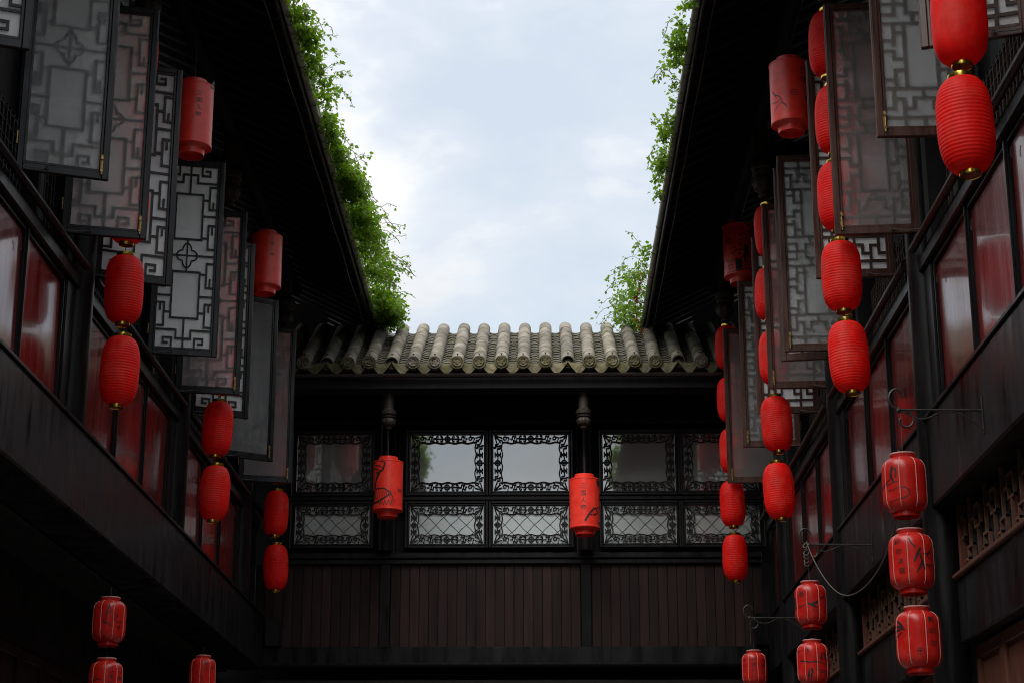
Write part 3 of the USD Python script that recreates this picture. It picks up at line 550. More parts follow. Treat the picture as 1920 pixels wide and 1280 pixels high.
    for y0, y1 in ends:
        if y1 < 9: continue
        a, b = y0 + .25, min(y1, Y1) - .22; n = max(1, round((b - a) / .72)); w_ = (b - a) / n
        for i in range(n):
            c0, c1 = a + i * w_ + .008, a + (i + 1) * w_ - .008
            dr = sub('door', B); m = MB()
            bx(m, dd - .05, dd, c0, c0 + .08, .12, dz1, .008); bx(m, dd - .05, dd, c1 - .08, c1, .12, dz1, .008)
            for z0, z1 in ((.12, .25), (.95, 1.05), (dz1 - .55, dz1 - .47), (dz1 - .09, dz1)): bx(m, dd - .0495, dd - .002, c0 + .08, c1 - .08, z0, z1, .006)
            m.build('frame', dm, dr)
            m = MB(); bx(m, dd - .045, dd - .03, c0 + .08, c1 - .08, dz1 - .47, dz1 - .09, .004); bx(m, dd - .03, dd - .018, c0 + .12, c1 - .12, dz1 - .43, dz1 - .13, .006)
            m.build('upper_panel', dm, dr)
            m = MB(); bx(m, dd - .045, dd - .03, c0 + .08, c1 - .08, .25, .95, .004); m.build('lower_panel', dm, dr)
            m = MB()
            for q in np.arange(c0 + .12, c1 - .1, .075): bx(m, dd - .04, dd - .02, q, q + .014, 1.05, dz1 - .55, .003)
            for q in np.arange(1.15, dz1 - .56, .22): bx(m, dd - .0395, dd - .0205, c0 + .08, c1 - .08, q, q + .014, .003)
            m.build('lattice', lm, dr)
    return B

random.seed(5)
LX, RX = -3.41, 2.41
left = side_wing('timber_building', 'black timber wing on the left with dark red panels and black framed windows', -1, XL, 4.57, [14.65, 19.05, 23.6], LX, -2.37,
    [(10.35, 10.59, True), (12.54, 12.78, False), (13.88, 14.05, False), (14.97, 15.22, True), (17.24, 17.39, True), (18.66, 18.78, False), (19.47, 19.78, True), (21.49, 21.83, False), (22.85, 23.01, False)])
right = side_wing('timber_building', 'timber wing on the right with brown framed windows, glossy red panels and lattice lights', 1, XR, 4.50, [9.8, 14.28, 18.84, 23.30], RX, 1.47,
    [(10.45, 10.66, True), (12.04, 12.06, False), (13.99, 14.04, False), (15.08, 15.11, True), (17.25, 17.30, False), (17.52, 17.62, True), (18.60, 18.63, False), (19.62, 19.66, True), (21.15, 21.19, False), (23.08, 23.10, False)])

# ------------------------------------------------------------------ the far wing with the tiled roof
far = thing('timber_building', 'dark timber wing across the far end under a grey tiled roof with fretwork windows', 'building')
def fb(name, mat, x0, x1, y0, y1, z0, z1, c=.01, parent=far): return MB().cbox((x0, y0, z0), (x1, y1, z1), c).build(name, mat, parent)
X0, X1 = XL - .1, XR + .1
fb('wall', 'matte_wood', X0 - 2.5, X1 + 2.5, YF + .25, YF + .7, 0, 9.0)
fb('bottom_beam', 'beam_wood', X0 + .2, X1 - .2, YF - .16, YF + .15, 4.62, 4.88, .02)
fb('lower_lintel', 'matte_wood', X0 + .2, X1 - .2, YF - .05, YF + .2, 4.28, 4.46, .01)
fb('beam_lip', 'black_wood', X0 + .2, X1 - .2, YF - .175, YF - .161, 4.64, 4.668, .005)
fb('sill_beam', 'beam_wood', X0 + .2, X1 - .2, YF - .10, YF + .15, 6.065, 6.145, .012)
fb('sill_rail', 'black_wood', X0 + .2, X1 - .2, YF - .07, YF + .15, 5.995, 6.06, .01)
POSTS = [-2.10, .58]
spans = [(-3.72, -2.175), (-2.025, .505), (.655, 2.93)]
random.seed(11)
for a, b in spans:
    n = round((b - a) / .128); w_ = (b - a) / n
    for i in range(n):
        jit = random.uniform(-.003, .003)
        fb('plank', 'plank', a + i * w_ + .0025, a + (i + 1) * w_ - .0025, YF - .012 + jit, YF + .02, 4.885, 5.99, .003)
    fb('plank_backing', 'matte_wood', a - .02, b + .02, YF + .025, YF + .06, 4.88, 6.0, .003)
for x in POSTS + [-3.77, 2.99]:
    fb('post', 'beam_wood', x - .07, x + .07, YF - .055, YF + .1, 4.881, 5.994, .008)
fb('corner_block', 'beam_wood', -3.66, -3.45, YF - .25, YF - .02, 4.883, 5.24, .012)
fb('corner_block', 'beam_wood', 2.80, 2.97, YF - .25, YF - .02, 4.883, 5.30, .012)
fb('top_plate', 'matte_wood', X0 + .1, X1 - .1, YF - .06, YF + .25, 7.93, 8.9, .01)
for x in POSTS:
    MB().lathe([(0, 0), (.098, 0), (.094, 2.3), (0, 2.3)], 24, (x, YF - .16, 6.15)).build('column', 'black_wood', far, smooth=50)
    fb('column_backing', 'matte_wood', x - .12, x + .12, YF - .02, YF + .2, 6.15, 7.93, .005)

def curl(mb, cx, cz, r, y, a0, a1, shrink=.35, t=.0088, n=10):
    a = np.linspace(a0, a1, n); rr = np.linspace(r, r * shrink, n)
    mb.tube(np.column_stack([cx + rr * np.cos(a), np.full(n, y), cz + rr * np.sin(a)]), t, 5)
def ring(mb, cx, cz, r, y, t=.0088, n=12):
    a = np.arange(n) * 2 * PI / n; mb.tube(np.column_stack([cx + r * np.cos(a), np.full(n, y), cz + r * np.sin(a)]), t, 5, closed=True)
def line(mb, x0, z0, x1, z1, y, t=.0085): mb.tube(np.array([(x0, y, z0), (x1, y, z1)]), t, 5)
def fret_cell(mb, cx, cz, s, y, horiz, kind):
    """One motif of the carved border, s wide: ring with a cross, facing curls, or a stepped knot."""
    h = s / 2
    def P(a, b): return (cx + a, cz + b) if horiz else (cx + b, cz + a)
    if kind == 0:
        ring(mb, cx, cz, h * .62, y); line(mb, *P(-h, 0), *P(h, 0), y); line(mb, *P(0, -h), *P(0, h), y)
    elif kind == 1:
        for sx in (-1, 1):
            for sz in (-1, 1):
                c = P(sx * h * .42, sz * h * .45); a0 = (PI / 2 if sz < 0 else -PI / 2) if horiz else (0 if sz < 0 else PI)
                curl(mb, *c, h * .42, y, a0, a0 + sx * sz * 4.4)
        line(mb, *P(-h, h * .1), *P(h, -h * .1), y)
    elif kind == 2:
        pts = [(-h, -h * .1), (-h * .45, -h * .1), (-h * .45, h * .6), (h * .1, h * .6), (h * .1, -h * .6), (h * .6, -h * .6), (h * .6, h * .1), (h, h * .1)]
        for a, b in zip(pts[:-1], pts[1:]): line(mb, *P(*a), *P(*b), y)
        line(mb, *P(-h * .2, -h), *P(-h * .2, -h * .35), y); line(mb, *P(h * .35, h), *P(h * .35, h * .35), y)
    else:
        curl(mb, *P(-h * .3, 0), h * .6, y, .4, 5.2); curl(mb, *P(h * .45, 0), h * .5, y, 3.6, -1.2)
        line(mb, *P(-h * .3, h), *P(-h * .3, h * .5), y); line(mb, *P(h * .45, -h), *P(h * .45, -h * .45), y)
def fretwork(x0, x1, z0, z1, band, y):
    mb = MB()
    for axis in (0, 1):
        lo, hi = ((x0 + band, x1 - band), (z0 + band, z1 - band))[axis]
        n = max(3, round((hi - lo) / band)); n += (n + 1) % 2; s = (hi - lo) / n
        for side in (0, 1):
            for i in range(n):
                c = lo + (i + .5) * s; d = abs(i - n // 2)
                kind = 0 if d == 0 else (1 if d % 3 == 1 else 2 if d % 3 == 2 else 3)
                if axis == 0: fret_cell(mb, c, (z0 + band / 2, z1 - band / 2)[side], min(s, band), y, True, kind)
                else: fret_cell(mb, (x0 + band / 2, x1 - band / 2)[side], c, min(s, band), y, False, kind)
    for sx, cx in ((1, x0), (-1, x1)):                          # fan-shaped corners
        for sz, cz in ((1, z0), (-1, z1)):
            for t in (.15, .5, .85):
                a = t * PI / 2; line(mb, cx + sx * .12 * band, cz + sz * .12 * band, cx + sx * band * (.2 + .85 * math.cos(a)), cz + sz * band * (.2 + .85 * math.sin(a)), y)
            curl(mb, cx + sx * band * .85, cz + sz * band * .85, band * .22, y, 0, 5)
    # wavy inner edge of the carving
    for axis in (0, 1):
        lo, hi = ((x0 + band, x1 - band), (z0 + band, z1 - band))[axis]; n = int((hi - lo) / .03); t = np.linspace(lo, hi, n); wv = .009 * np.sin(np.linspace(0, n * 1.1, n))
        for side in (0, 1):
            e = ((z0 + band, z1 - band), (x0 + band, x1 - band))[axis][side] + wv
            pts = np.column_stack([t, np.full(n, y), e]) if axis == 0 else np.column_stack([e, np.full(n, y), t])
            mb.tube(pts, .009, 5)
    return mb
def far_window(x0, x1, z0, z1, low):
    w = sub('window', far); y = YF; f = MB(); s = .062
    for k, (o, d0) in enumerate(((s, -.03), (s * .45, -.012))):
        i = s * .45 * (1 - k) if k == 0 else 0
        f.cbox((x0 - o, y + d0, z0 - o), (x0 - i, y + .04, z1 + o), .008); f.cbox((x1 + i, y + d0, z0 - o), (x1 + o, y + .04, z1 + o), .008)
        f.cbox((x0 - i, y + d0 + .001, z0 - o), (x1 + i, y + .039, z0 - i), .008); f.cbox((x0 - i, y + d0 + .001, z1 + i), (x1 + i, y + .039, z1 + o), .008)
    f.build('frame', 'sash_black', w)
    MB().box((x0 - .01, y + .030, z0 - .01), (x1 + .01, y + .034, z1 + .01)).build('pane', 'far_pane_low' if low else 'far_pane', w)
    fretwork(x0, x1, z0, z1, .115, y + .006).build('fretwork', 'lattice_black', w)
    if low:
        m = MB(); step = .205; L = x1 - x0; H = z1 - z0; k = -H
        while k < L:
            for sl in (1, -1):
                t = np.linspace(0, 1, 9); xs = x0 + k + t * H; zz = z0 + (t if sl > 0 else 1 - t) * H
                ok = (xs >= x0) & (xs <= x1)
                if ok.sum() > 1: m.tube(np.column_stack([xs[ok] + .006 * np.sin(t[ok] * 17 + k * 9), np.full(ok.sum(), y + .024), zz[ok]]), .0035, 4)
            k += step
        m.build('wire_mesh', 'wire_mesh', w)
for x0, x1 in [(-3.34, -2.33), (-1.79, -.79), (-.66, .36), (.83, 1.81), (1.93, 2.93)]:
    far_window(x0, x1, 7.0, 7.79, False); far_window(x0, x1, 6.28, 6.80, True)
fb('middle_rail', 'black_wood', X0 + .2, X1 - .2, YF - .022, YF + .05, 6.872, 6.926, .008)

# eaves of the far wing
GY = 23.5
fb('fascia', 'soot_wood', X0 + .3, X1 - .3, GY + .06, GY + .09, 8.10, 8.26, .006)
a = np.linspace(PI, 2 * PI, 13); r = .046
prof = np.vstack([np.column_stack([np.cos(a) * r, np.sin(a) * r]), np.column_stack([np.cos(a[::-1]) * (r - .007), np.sin(a[::-1]) * (r - .007)])])
m_ = len(prof); V = np.vstack([np.column_stack([np.full(m_, q), GY - .01 + prof[:, 0], 8.275 + prof[:, 1]]) for q in (X0 + .3, X1 - .3)])
put('gutter', (V, np.array([[i, (i + 1) % m_, m_ + (i + 1) % m_, m_ + i] for i in range(m_)])), 'gutter_dark', far, smooth=40)
def slope_slab(name, mat, y0, y1, zf, lo, hi, x0=X0 + .3, x1=X1 - .3):
    q = [(x, y, zf(y) + dz) for dz in (lo, hi) for x, y in ((x0, y0), (x1, y0), (x1, y1), (x0, y1))]
    return fix(MB().hexa(np.array(q))).build(name, mat, far)
zsof = lambda y: 8.16 + (y - GY) * .42
slope_slab('soffit', 'soot_wood', GY + .09, YF + .3, zsof, .0, .05)
x = X0 + .4
while x < X1 - .4:
    slope_slab('rafter', 'soot_wood', GY + .1, YF + .1, zsof, -.07, -.001, x, x + .07); x += .27
MB().tube(np.array([(X0 + .2, 23.75, 8.13), (X1 - .2, 23.75, 8.13)]), .06, 12).build('purlin', 'soot_wood', far, smooth=50)
for x in (-2.01, .55):
    pm = lathe_pendant(0, 0, 0); v = np.vstack(pm.v) * np.array([.78, .78, .6]); f = np.vstack(pm.f)
    put('pendant_post', (v + np.array([x, 23.75, 7.60]), f), 'carved', far, smooth=45)
    fb('bracket_arm', 'black_wood', x - .04, x + .04, 23.75, YF, 7.94, 8.07, .008)
for bx_ in ((X0 - 2.2, -3.1, 9.95), (-3.1, -2.5, 9.62), (1.6, 2.2, 9.62), (2.2, X1 + 2.2, 9.95)):
    fb('gable_wall', 'matte_wood', bx_[0], bx_[1], 25.66, 25.8, 8.0, bx_[2], .004)
# tiles: slope from (23.6, 8.40) to (25.5, 9.50)
TY0, TZ0, TY1, TZ1 = 23.58, 8.455, 25.46, 9.495
SL = math.hypot(TY1 - TY0, TZ1 - TZ0); ty, tz = (TY1 - TY0) / SL, (TZ1 - TZ0) / SL
def on_slope(x, s, h): return np.column_stack([x, TY0 + s * ty - h * tz, TZ0 + s * tz + h * ty])
q = np.array([*on_slope(np.array([X0, X1, X1, X0]), np.array([.06, .06, SL, SL]), np.full(4, -.17)), *on_slope(np.array([X0, X1, X1, X0]), np.array([.06, .06, SL, SL]), np.full(4, -.09))])
fix(MB().hexa(q)).build('roof_deck', 'pan', far)
q = np.array([(X0, 25.4, 8.0), (X1, 25.4, 8.0), (X1, 25.6, 8.0), (X0, 25.6, 8.0), (X0, 25.4, 9.38), (X1, 25.4, 9.38), (X1, 25.6, 9.38), (X0, 25.6, 9.38)])
fix(MB().hexa(q)).build('ridge_wall', 'pan', far)
random.seed(3); PITCHX = .2897; rows = [-3.42 + PITCHX * i for i in range(22)]
a = np.linspace(-.12, PI + .12, 13)
for x in rows:
    dx0, dh0 = random.uniform(-.012, .012), random.uniform(-.006, .006); nt = 7; L = SL / nt; open_end = random.random() < .22
    for k in range(nt):
        s0, s1 = k * L - .012, (k + 1) * L + .012; V = []; rj = random.uniform(-.003, .003); xs = random.uniform(-.004, .004)
        for s_, r_ in ((s0, .0885 + rj * .5), (s1, .0862 + rj * .5)):
            for rr in (r_, r_ - .014):
                V.append(on_slope(x + dx0 * (1 - s_ / SL) + xs + rr * np.cos(a), np.full(13, s_), rr * np.sin(a) + .005 + dh0))
        V = np.vstack(V); F = []
        for i in range(12):
            F += [[i, 26 + i, 27 + i, i + 1], [13 + i, 14 + i, 40 + i, 39 + i], [i, i + 1, 14 + i, 13 + i], [26 + i, 39 + i, 40 + i, 27 + i]]
        put('cover_tile', (V, np.array(F)[:, ::-1]), 'tile', far, smooth=50)
    # round end tile with a raised face, or a broken one that shows the hollow
    c = on_slope(np.array([x + dx0]), np.array([-.02]), np.array([.012 + dh0]))[0]
    if True:
        R = .091 if not open_end else .064
        rings_ = [(0, .022), (.22, .03), (.40, .018), (.62, .034), (.78, .012), (.86, .03), (1.0, .026), (1.0, -.03)]
        V = []; th = np.arange(20) * 2 * PI / 20
        for rr, dp in rings_:
            wv = .007 * np.cos(5 * th + x * 7) * (rr > .3) * (rr < .7)
            V.append(np.column_stack([c[0] + R * rr * np.cos(th), np.full(20, c[1]) - (dp + wv) * .95 + (.06 if open_end else 0), c[2] - .005 + R * rr * np.sin(th) + .25 * dp - (.012 if open_end else 0)]))
        V = np.vstack(V); F = [[i * 20 + j, i * 20 + (j + 1) % 20, (i + 1) * 20 + (j + 1) % 20, (i + 1) * 20 + j] for i in range(len(rings_) - 1) for j in range(20)]
        put('end_tile', (V, np.array(F)), 'drip' if random.random() < .55 else 'tile', far, smooth=50, label='broken round end tile' if open_end else None)
        nail = on_slope(np.array([x + dx0] * 2), np.array([.07, .07]), np.array([.088, .112]) + dh0); nb = MB().tube(nail, .006, 6); nb.tube(np.array([nail[1] - [.014, 0, 0], nail[1] + [.014, 0, 0]]), .006, 6); nb.build('nail', 'iron', far)
extra_pans = MB(); NP = 14
for i in range(len(rows) - 1):
    cx = (rows[i] + rows[i + 1]) / 2; hw = .105; step = SL / 20
    for k in range(20):
        s0 = k * step - .01; lift = .010; b = np.linspace(PI + .35, 2 * PI - .35, 8); rad = .132; V = []
        j = random.uniform(-.004, .004); sk = random.uniform(-.006, .006)
        for s_, h_ in ((s0, lift), (s0 + step * 1.5, -.012)):
            for t_ in (0, -.013):
                V.append(on_slope(cx + sk + rad * np.cos(b), s_ + .0 * b, rad * np.sin(b) + .075 + h_ + t_ + j))
        V = np.vstack(V); F = []
        for q_ in range(7): F += [[q_, q_ + 1, 17 + q_, 16 + q_], [8 + q_, 24 + q_, 25 + q_, 9 + q_], [q_, 8 + q_, 9 + q_, q_ + 1], [16 + q_, 17 + q_, 25 + q_, 24 + q_]]
        if k < NP: put('pan_tile', (V, np.array(F)), 'pan', far, smooth=40)
        else: extra_pans.add(V, np.array(F))
    # drip tile: a lobed plate hanging at the foot of the trough
    xs = np.linspace(-1, 1, 11); top = -.045 * (1 - xs ** 2) ** .5 * .9; bot = -.030 - .165 * (1 - np.abs(xs) ** 1.35); V = []
    c = on_slope(np.array([cx]), np.array([-.02]), np.array([0]))[0]
    for dy in (0, .02):
        for row in (0, .5, 1):
            zz = top + (bot - top) * row; bulge = .012 * math.sin(row * PI) * np.cos(xs * 4.5) ** 2
            V.append(np.column_stack([cx + xs * .142, np.full(11, c[1] + dy - .012 * row) - (bulge if dy == 0 else 0), c[2] + .035 + zz]))
    V = np.vstack(V); F = []
    for row in range(2):
        for q_ in range(10): F.append([row * 11 + q_, row * 11 + q_ + 1, (row + 1) * 11 + q_ + 1, (row + 1) * 11 + q_]); F.append([33 + row * 11 + q_, 33 + (row + 1) * 11 + q_, 33 + (row + 1) * 11 + q_ + 1, 33 + row * 11 + q_ + 1])
    for q_ in range(10): F.append([22 + q_, 22 + q_ + 1, 55 + q_ + 1, 55 + q_]); F.append([q_, 33 + q_, 34 + q_, q_ + 1])
    put('drip_tile', (V, np.array(F)[:, ::-1]), 'drip', far, smooth=50)
tag(extra_pans.build('upper_pan_tiles', 'pan', far, smooth=40), kind='stuff')

# ------------------------------------------------------------------ pleated red lanterns
import meshkit
def pleated_shade(smooth=False, seed=0):
    R, rc, zt, zb_ = .160, .066, -.032, -.598; n = 116; t = np.linspace(-1, 1, n); rg = np.random.default_rng(seed)
    r = rc + (R - rc) * (1 - np.abs(t) ** rg.uniform(3.0, 3.8)) ** (1 / 1.9)
    z = zt + (t + 1) / 2 * (zb_ - zt)
    nf = 25 + seed % 3
    if not smooth:
        ph = np.linspace(0, nf * PI, n) + .5 * np.sin(t * 5 + seed)          # pleats, not quite evenly spaced
        r = r + .0034 * (np.abs(np.sin(ph)) - .6) * (np.abs(t) < .97)
    amp = .035 if smooth else .020
    def rf(a, zz):
        p = np.column_stack([np.cos(a) * 1.6, np.sin(a) * 1.6, np.full(len(a), zz * 4)]) + seed * 7.3
        w = meshkit.fbm(p, 3, 4 + seed) - .5; q = meshkit.fbm(p * np.array([4.5, 4.5, 1.4]), 3, 9 + seed) - .5
        e = np.clip(-zz / .1, 0, 1) * np.clip((zz + .66) / .1, 0, 1)
        return 1 + e * (amp * 2 * w + amp * .7 * q) - .005 * np.abs(np.cos(a * 4 + seed))
    return MB().lathe(np.column_stack([r, z]), 56, rf=rf)
def lantern_parts(root, smooth=False, seed=0):
    pleated_shade(smooth, seed).build('shade', 'red_cloth', root, smooth=True)
    MB().lathe([(.060, -.004), (.066, 0), (.073, -.003), (.074, -.030), (.068, -.038), (.062, -.036), (.060, -.004)], 32).build('cap', 'gold', root, smooth=40)
    MB().lathe([(.056, -.588), (.060, -.592), (.061, -.622), (.058, -.627), (.055, -.624), (.054, -.590), (.056, -.588)], 32).build('cap', 'gold', root, smooth=40)
    MB().lathe([(.0, -.606), (.0545, -.614)], 24).build('inner_lining', 'cap_dark', root)
    MB().tube(np.array([(0, 0, -.03), (.004, .002, .03), (0, 0, .085)]), .0035, 6).build('cord', 'cord', root)
random.seed(21)
ORD = ['topmost', 'second', 'third', 'fourth', 'lowest']
STR = [('on the large upper right corner string', RX, 9.8, 8.86, .68, [2, 3, 4], 'large red lanterns at the upper right corner'),
       ('on the long right string beside wide brown sash', RX + .02, 14.28, 8.83, .684, range(5), 'red lanterns on the long right string'),
       ('on the middle right string below carved post', RX + .02, 18.84, 8.84, .709, range(5), 'red lanterns on the middle right string'),
       ('on the small right string crossing tiled eave', RX + .01, 23.30, 8.87, .686, range(5), 'red lanterns on the farthest right string'),
       ('on the nearest left string before red panels', LX - .05, 14.65, 8.92, .70, range(5), 'red lanterns on the nearest left string'),
       ('on the second left string between black sashes', LX, 19.05, 8.81, .69, range(5), 'red lanterns on the second left string'),
       ('on the farthest left string beside fretwork windows', LX, 23.6, 8.87, .70, range(5), 'red lanterns on the farthest left string')]
protos = {}; count = 0
for where, x, y, top, pitch, ks, grp in STR:
    for k in ks:
        loc = (x + random.uniform(-.012, .012), y + random.uniform(-.012, .012), top - pitch * k); rot = (random.uniform(-2.4, 2.4), random.uniform(-2.4, 2.4), random.uniform(0, 360))
        if y < 10 and k == 3 or (y < 10 and k == 2):
            pass
        lab = f'{ORD[k]} pleated red lantern {where}'
        if y < 10 and k == 3:
            t = thing('string_lantern', f'wrinkled smooth red lantern above the lowest one {where}', 'lantern', grp, loc, rot); lantern_parts(t, True); continue
        v = (count * 3 + k) % 5; count += 1
        if v not in protos:
            protos[v] = thing('string_lantern', lab, 'lantern', grp, loc, rot); lantern_parts(protos[v], False, v + 1)
        else:
            copy_of(protos[v], 'string_lantern', lab, 'lantern', grp, loc, rot)

# ------------------------------------------------------------------ drum lanterns with brush paintings
def face_map(loc, R, cx, top, m, rfun=None, lift=.0016):
    """Brush drawings given in (x, y) drawing units seen from the court, laid round the shade of a lantern at loc."""
    phi0 = math.atan2(-loc[1], -loc[0])
    def f(p):
        s = np.clip((p[:, 0] - cx) * m / R, -.985, .985); z = -(p[:, 1] - top) * m / .956; a = phi0 + np.arcsin(s)
        r = (R if rfun is None else rfun(a, z)) + lift
        return np.column_stack([r * np.cos(a), r * np.sin(a), z])
    return f
def letters(text, x, y, size, step, drift=0):
    out = []
    for i, ch in enumerate(text):
        g = shapely.affinity.scale(char_shapes(ch, size), 1, -1, origin=(0, 0)) if hasattr(shapely, 'affinity') else None
        out.append(shapely.affinity.translate(shapely.affinity.rotate(g, random.uniform(-5, 5), origin=(0, 0)), x + drift * i, y + step * i))
    return out
import shapely.affinity
def drum(label, loc, art, cx, top, m, group, k=1.0, cord=.25):
    t = thing('drum_lantern', label, 'lantern', group, loc)
    R = .195 * k; m = m * k
    def L(pr, n): return MB().lathe([(r_ * k, z_ * k) for r_, z_ in pr], n)
    L([(.12, -.002), (.125, 0), (.125, -.055), (.128, -.058), (.188, -.060), (.196, -.064), (.195, -.072), (.195, -.70), (.197, -.705), (.196, -.712), (.190, -.715), (.186, -.708), (.155, -.718), (.132, -.738), (.128, -.795), (.122, -.795), (.118, -.735), (0, -.73)], 64).build('shade', 'red_drum', t, smooth=35)
    L([(.1955, -.069), (.1985, -.072), (.1985, -.079), (.1955, -.082)], 48).build('rim', 'red_drum', t, smooth=40)
    L([(.1955, -.692), (.1990, -.695), (.1990, -.706), (.1955, -.709)], 48).build('rim', 'red_drum', t, smooth=40)
    MB().tube(np.array([(0, 0, -.03), (0, 0, cord)]), .005, 6).build('cord', 'cord', t)
    mb = ink_mesh(art, face_map(loc, R, cx, top, m), .02 / m)
    mb.build('brush_painting', 'ink', t)
    return t
S = brush
random.seed(8)
art_c1 = [S([(880, 440), (910, 425), (945, 440)], 6, 10), S([(945, 420), (965, 450), (950, 500), (925, 520)], 6, 14), S([(890, 460), (925, 470), (955, 490)], 5, 5), S([(885, 480), (920, 500), (945, 505)], 5, 5), S([(925, 515), (905, 560), (890, 620)], 14, 8), S([(905, 515), (918, 530)], 9), S([(890, 600), (900, 640), (960, 640), (1010, 670), (1045, 740)], 8, 6),
          S([(885, 655), (878, 740), (930, 745)], 16, 8), S([(890, 745), (950, 720), (1010, 685)], 9, 12)] + [S([(905 + 14 * i, 650 + 2 * i), (890 + 19 * i, 735 - 6 * i)], 3.5, 3.5) for i in range(7)] + [S([(930 + 28 * i, 765), (940 + 28 * i, 735 - 4 * i), (958 + 26 * i, 760)], 3.5, 3.5) for i in range(4)] + letters('物', 1082, 650, 34, 40)
drum('red drum lantern with a painted robed figure, hung before the left far column', (-2.005, 23.75, 7.22), art_c1, 990, 386, .00168, 'drum lanterns before the far windows')
art_c2 = letters('三国人物', 375, 625, 42, 52) + [S([(390, 880), (420, 830), (455, 790), (495, 775)], 12, 6), S([(440, 800), (470, 790), (482, 820), (460, 835), (445, 815)], 6, 6), S([(420, 835), (470, 840)], 5), S([(488, 580), (490, 615)], 20, 16), S([(492, 890), (496, 905)], 10), S([(270, 855), (272, 862)], 8)]
drum('red drum lantern lettered down its front, hung before the right far column', (.55, 23.75, 6.98), art_c2, 384, 520, .00168, 'drum lanterns before the far windows')
art_r1 = [S([(120, 620), (150, 690), (180, 750)], 10, 6), S([(155, 690), (215, 730), (262, 810), (250, 840), (310, 890), (332, 940)], 9, 14), S([(115, 800), (170, 816), (250, 798)], 9, 11), S([(240, 850), (170, 905), (115, 975)], 6, 5), S([(395, 665), (495, 665), (495, 745), (395, 745), (395, 665)], 5, 5, False), S([(415, 685), (415, 725)], 9), S([(430, 690), (475, 690)], 7), S([(460, 680), (460, 735)], 7)] + letters('三国人物', 600, 330, 105, 150, 18)
drum('red drum lantern with a bare branch and square seal, under the near right eave', (2.252, 15.5, 8.95), art_r1, 384, 40, .000637, 'drum lanterns under the side eaves', .912, .85)
art_r2 = [S([(130, 455), (190, 438), (238, 468)], 12, 10), S([(160, 525), (205, 518), (242, 500)], 12, 6), S([(180, 505), (235, 495)], 6), S([(355, 410), (390, 390), (425, 372)], 14, 8), S([(362, 485), (392, 474)], 16, 8), S([(345, 520), (362, 570), (378, 612)], 12, 12), S([(258, 600), (285, 622)], 12, 8), S([(245, 720), (268, 662), (330, 652), (412, 640), (432, 655)], 10, 12), S([(350, 700), (345, 742)], 18, 8),
          S([(455, 590), (466, 660), (440, 760), (435, 855)], 46, 30), S([(135, 740), (150, 800), (265, 800), (380, 780), (430, 700), (440, 540)], 6, 6), S([(150, 380), (250, 300), (400, 290)], 7, 5), S([(300, 180), (390, 170), (520, 240)], 30, 44)] + [S([(285 + 13 * i, 805), (295 + 12 * i, 990)], 12, 11) for i in range(8)] + [S([(170, 826), (242, 826)], 7), S([(155, 882), (252, 872)], 12, 9), S([(160, 930), (250, 925)], 8), S([(140, 996), (270, 990), (440, 960), (600, 912)], 12, 8), S([(390, 860), (470, 840), (560, 850)], 7), S([(390, 910), (460, 890), (540, 860)], 7)]
drum('red drum lantern painted with a moustached face, under the far right eave', (2.415, 21.45, 9.60), art_r2, 350, 110, .00075, 'drum lanterns under the side eaves')
art_l1 = letters('三国人物', 430, 620, 74, 95, 0) + [S([(640, 380), (600, 470), (580, 500)], 46, 30), S([(660, 520), (640, 800)], 22, 14), S([(180, 420), (190, 640)], 34, 22)]
drum('dim red drum lantern lettered down its side, under the near left eave', (-3.137, 15.5, 8.77), art_l1, 362, 370, .00075, 'drum lanterns under the side eaves', .912, .95)
art_l2 = letters('三国人物', 470, 500, 60, 80, 0)
drum('shadowed red drum lantern half hidden behind a sash, under the far left eave', (-3.16, 20.2, 9.045), art_l2, 384, 330, .0008, 'drum lanterns under the side eaves', .946, .7)

